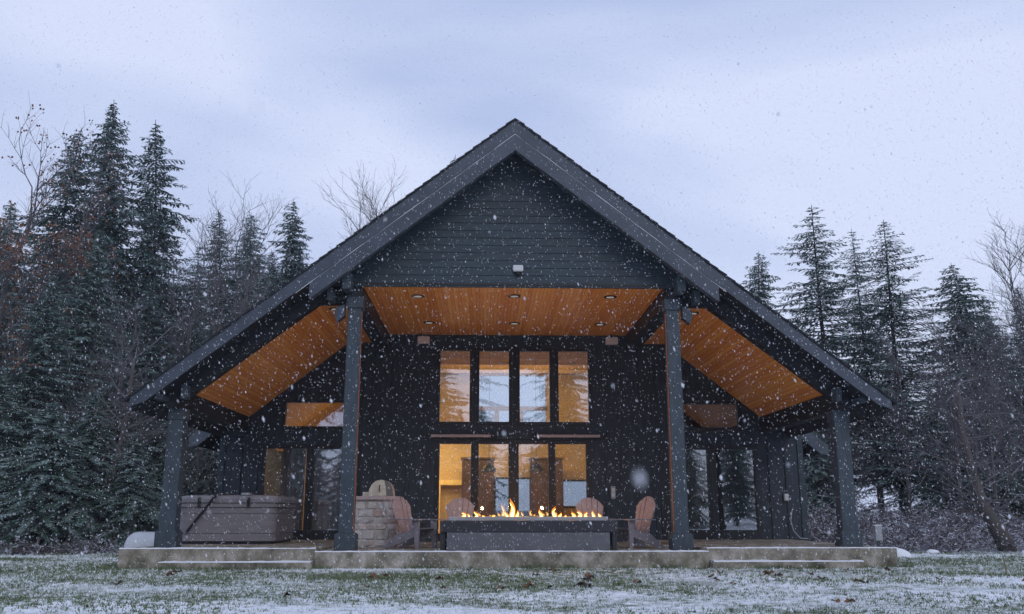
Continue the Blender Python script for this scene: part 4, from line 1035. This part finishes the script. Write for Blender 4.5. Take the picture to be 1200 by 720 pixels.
# ---------------------------------------------------------------- falling snow and air
def flakes(n, seed):
    r = random.Random(seed); mb = MB(); wind = Vector((.25,0,-1)).normalized()
    def flake(p, s_, el):
        ax = (wind+Vector((r.uniform(-.25,.25), r.uniform(-.25,.25), 0))).normalized(); a = ax.orthogonal().normalized(); b = ax.cross(a)
        k = len(mb.v); rr_ = [s_*r.uniform(.6,1.2) for _ in range(4)]
        mb.v += [tuple(p+ax*s_*el), tuple(p+a*rr_[0]), tuple(p+b*rr_[1]), tuple(p-a*rr_[2]), tuple(p-b*rr_[3]), tuple(p-ax*s_*el)]
        for i in range(4):
            j = (i+1) % 4; mb.f += [(k,k+1+i,k+1+j), (k+5,k+1+j,k+1+i)]; mb.m += [0,0]
    for _ in range(n):
        y = 2.5+13.8*r.random()**.8; x = r.uniform(-.62*y-1.5, .62*y+1.0); z = r.uniform(-.2, .55*y+1.5)
        flake(Vector((x,y,z)), r.choice((.0018,.0022,.0026,.003,.0036))*(.45+.075*y), r.uniform(1.0,3.0))
    for _ in range(260):
        y = r.uniform(2.5,7); flake(Vector((r.uniform(-.6*y,.6*y)-.5, y, r.uniform(-.1,.5*y))), r.uniform(.003,.0055), r.uniform(1.0,2.4))
    for _ in range(45):
        y = r.uniform(1.1,2.6); flake(Vector((r.uniform(-.6*y,.6*y)-.5, y, .65+r.uniform(-.2,.55)*y)), r.uniform(.0016,.003), r.uniform(1.0,2.0))
    for px, py, y, s_ in ((750,561,.42,.0035), (300,127,.30,.0012), (69,77,1.2,.003), (580,255,3.5,.009), (865,75,3.,.006), (800,452,3.2,.008), (388,470,3.5,.008), (845,560,3.0,.008), (240,345,2.6,.007), (1000,330,3.0,.006), (520,470,3.0,.006), (700,200,4,.009)):
        p = at(px, py, y); flake(p, s_, 1.3)
    return mb
M['flake'] = mat('snowflake', (.9,.92,.95), .8); t_ = M['flake'].node_tree; tl = N(t_, 'ShaderNodeBsdfTranslucent'); tl.inputs[0].default_value = (.95,.96,.98,1); ms = N(t_, 'ShaderNodeMixShader'); ms.inputs[0].default_value = .5
L_ = t_.links.new; L_(t_.nodes['Principled BSDF'].outputs[0], ms.inputs[1]); L_(tl.outputs[0], ms.inputs[2]); L_(ms.outputs[0], t_.nodes['Material Output'].inputs[0])

tag(flakes(42000, 6).build('falling_snow', M['flake']), 'snowflakes falling in front of the house and over the lawn', 'snowflakes', kind='stuff')
hz = MB(); hz.box((-75,-45,-3.5), (75,90,24)); ho = tag(hz.build('haze', M['flake']), 'thin cold snowy air around the house and trees', 'haze', kind='stuff')
hm = bpy.data.materials.new('haze_air'); hm.use_nodes = True; t_ = hm.node_tree; t_.nodes.clear()
pv = N(t_, 'ShaderNodeVolumePrincipled'); pv.inputs['Color'].default_value = (.86,.93,1,1); pv.inputs['Density'].default_value = .0012; pv.inputs['Anisotropy'].default_value = .1
oo = N(t_, 'ShaderNodeOutputMaterial'); t_.links.new(pv.outputs[0], oo.inputs['Volume']); ho.data.materials.clear(); ho.data.materials.append(hm)
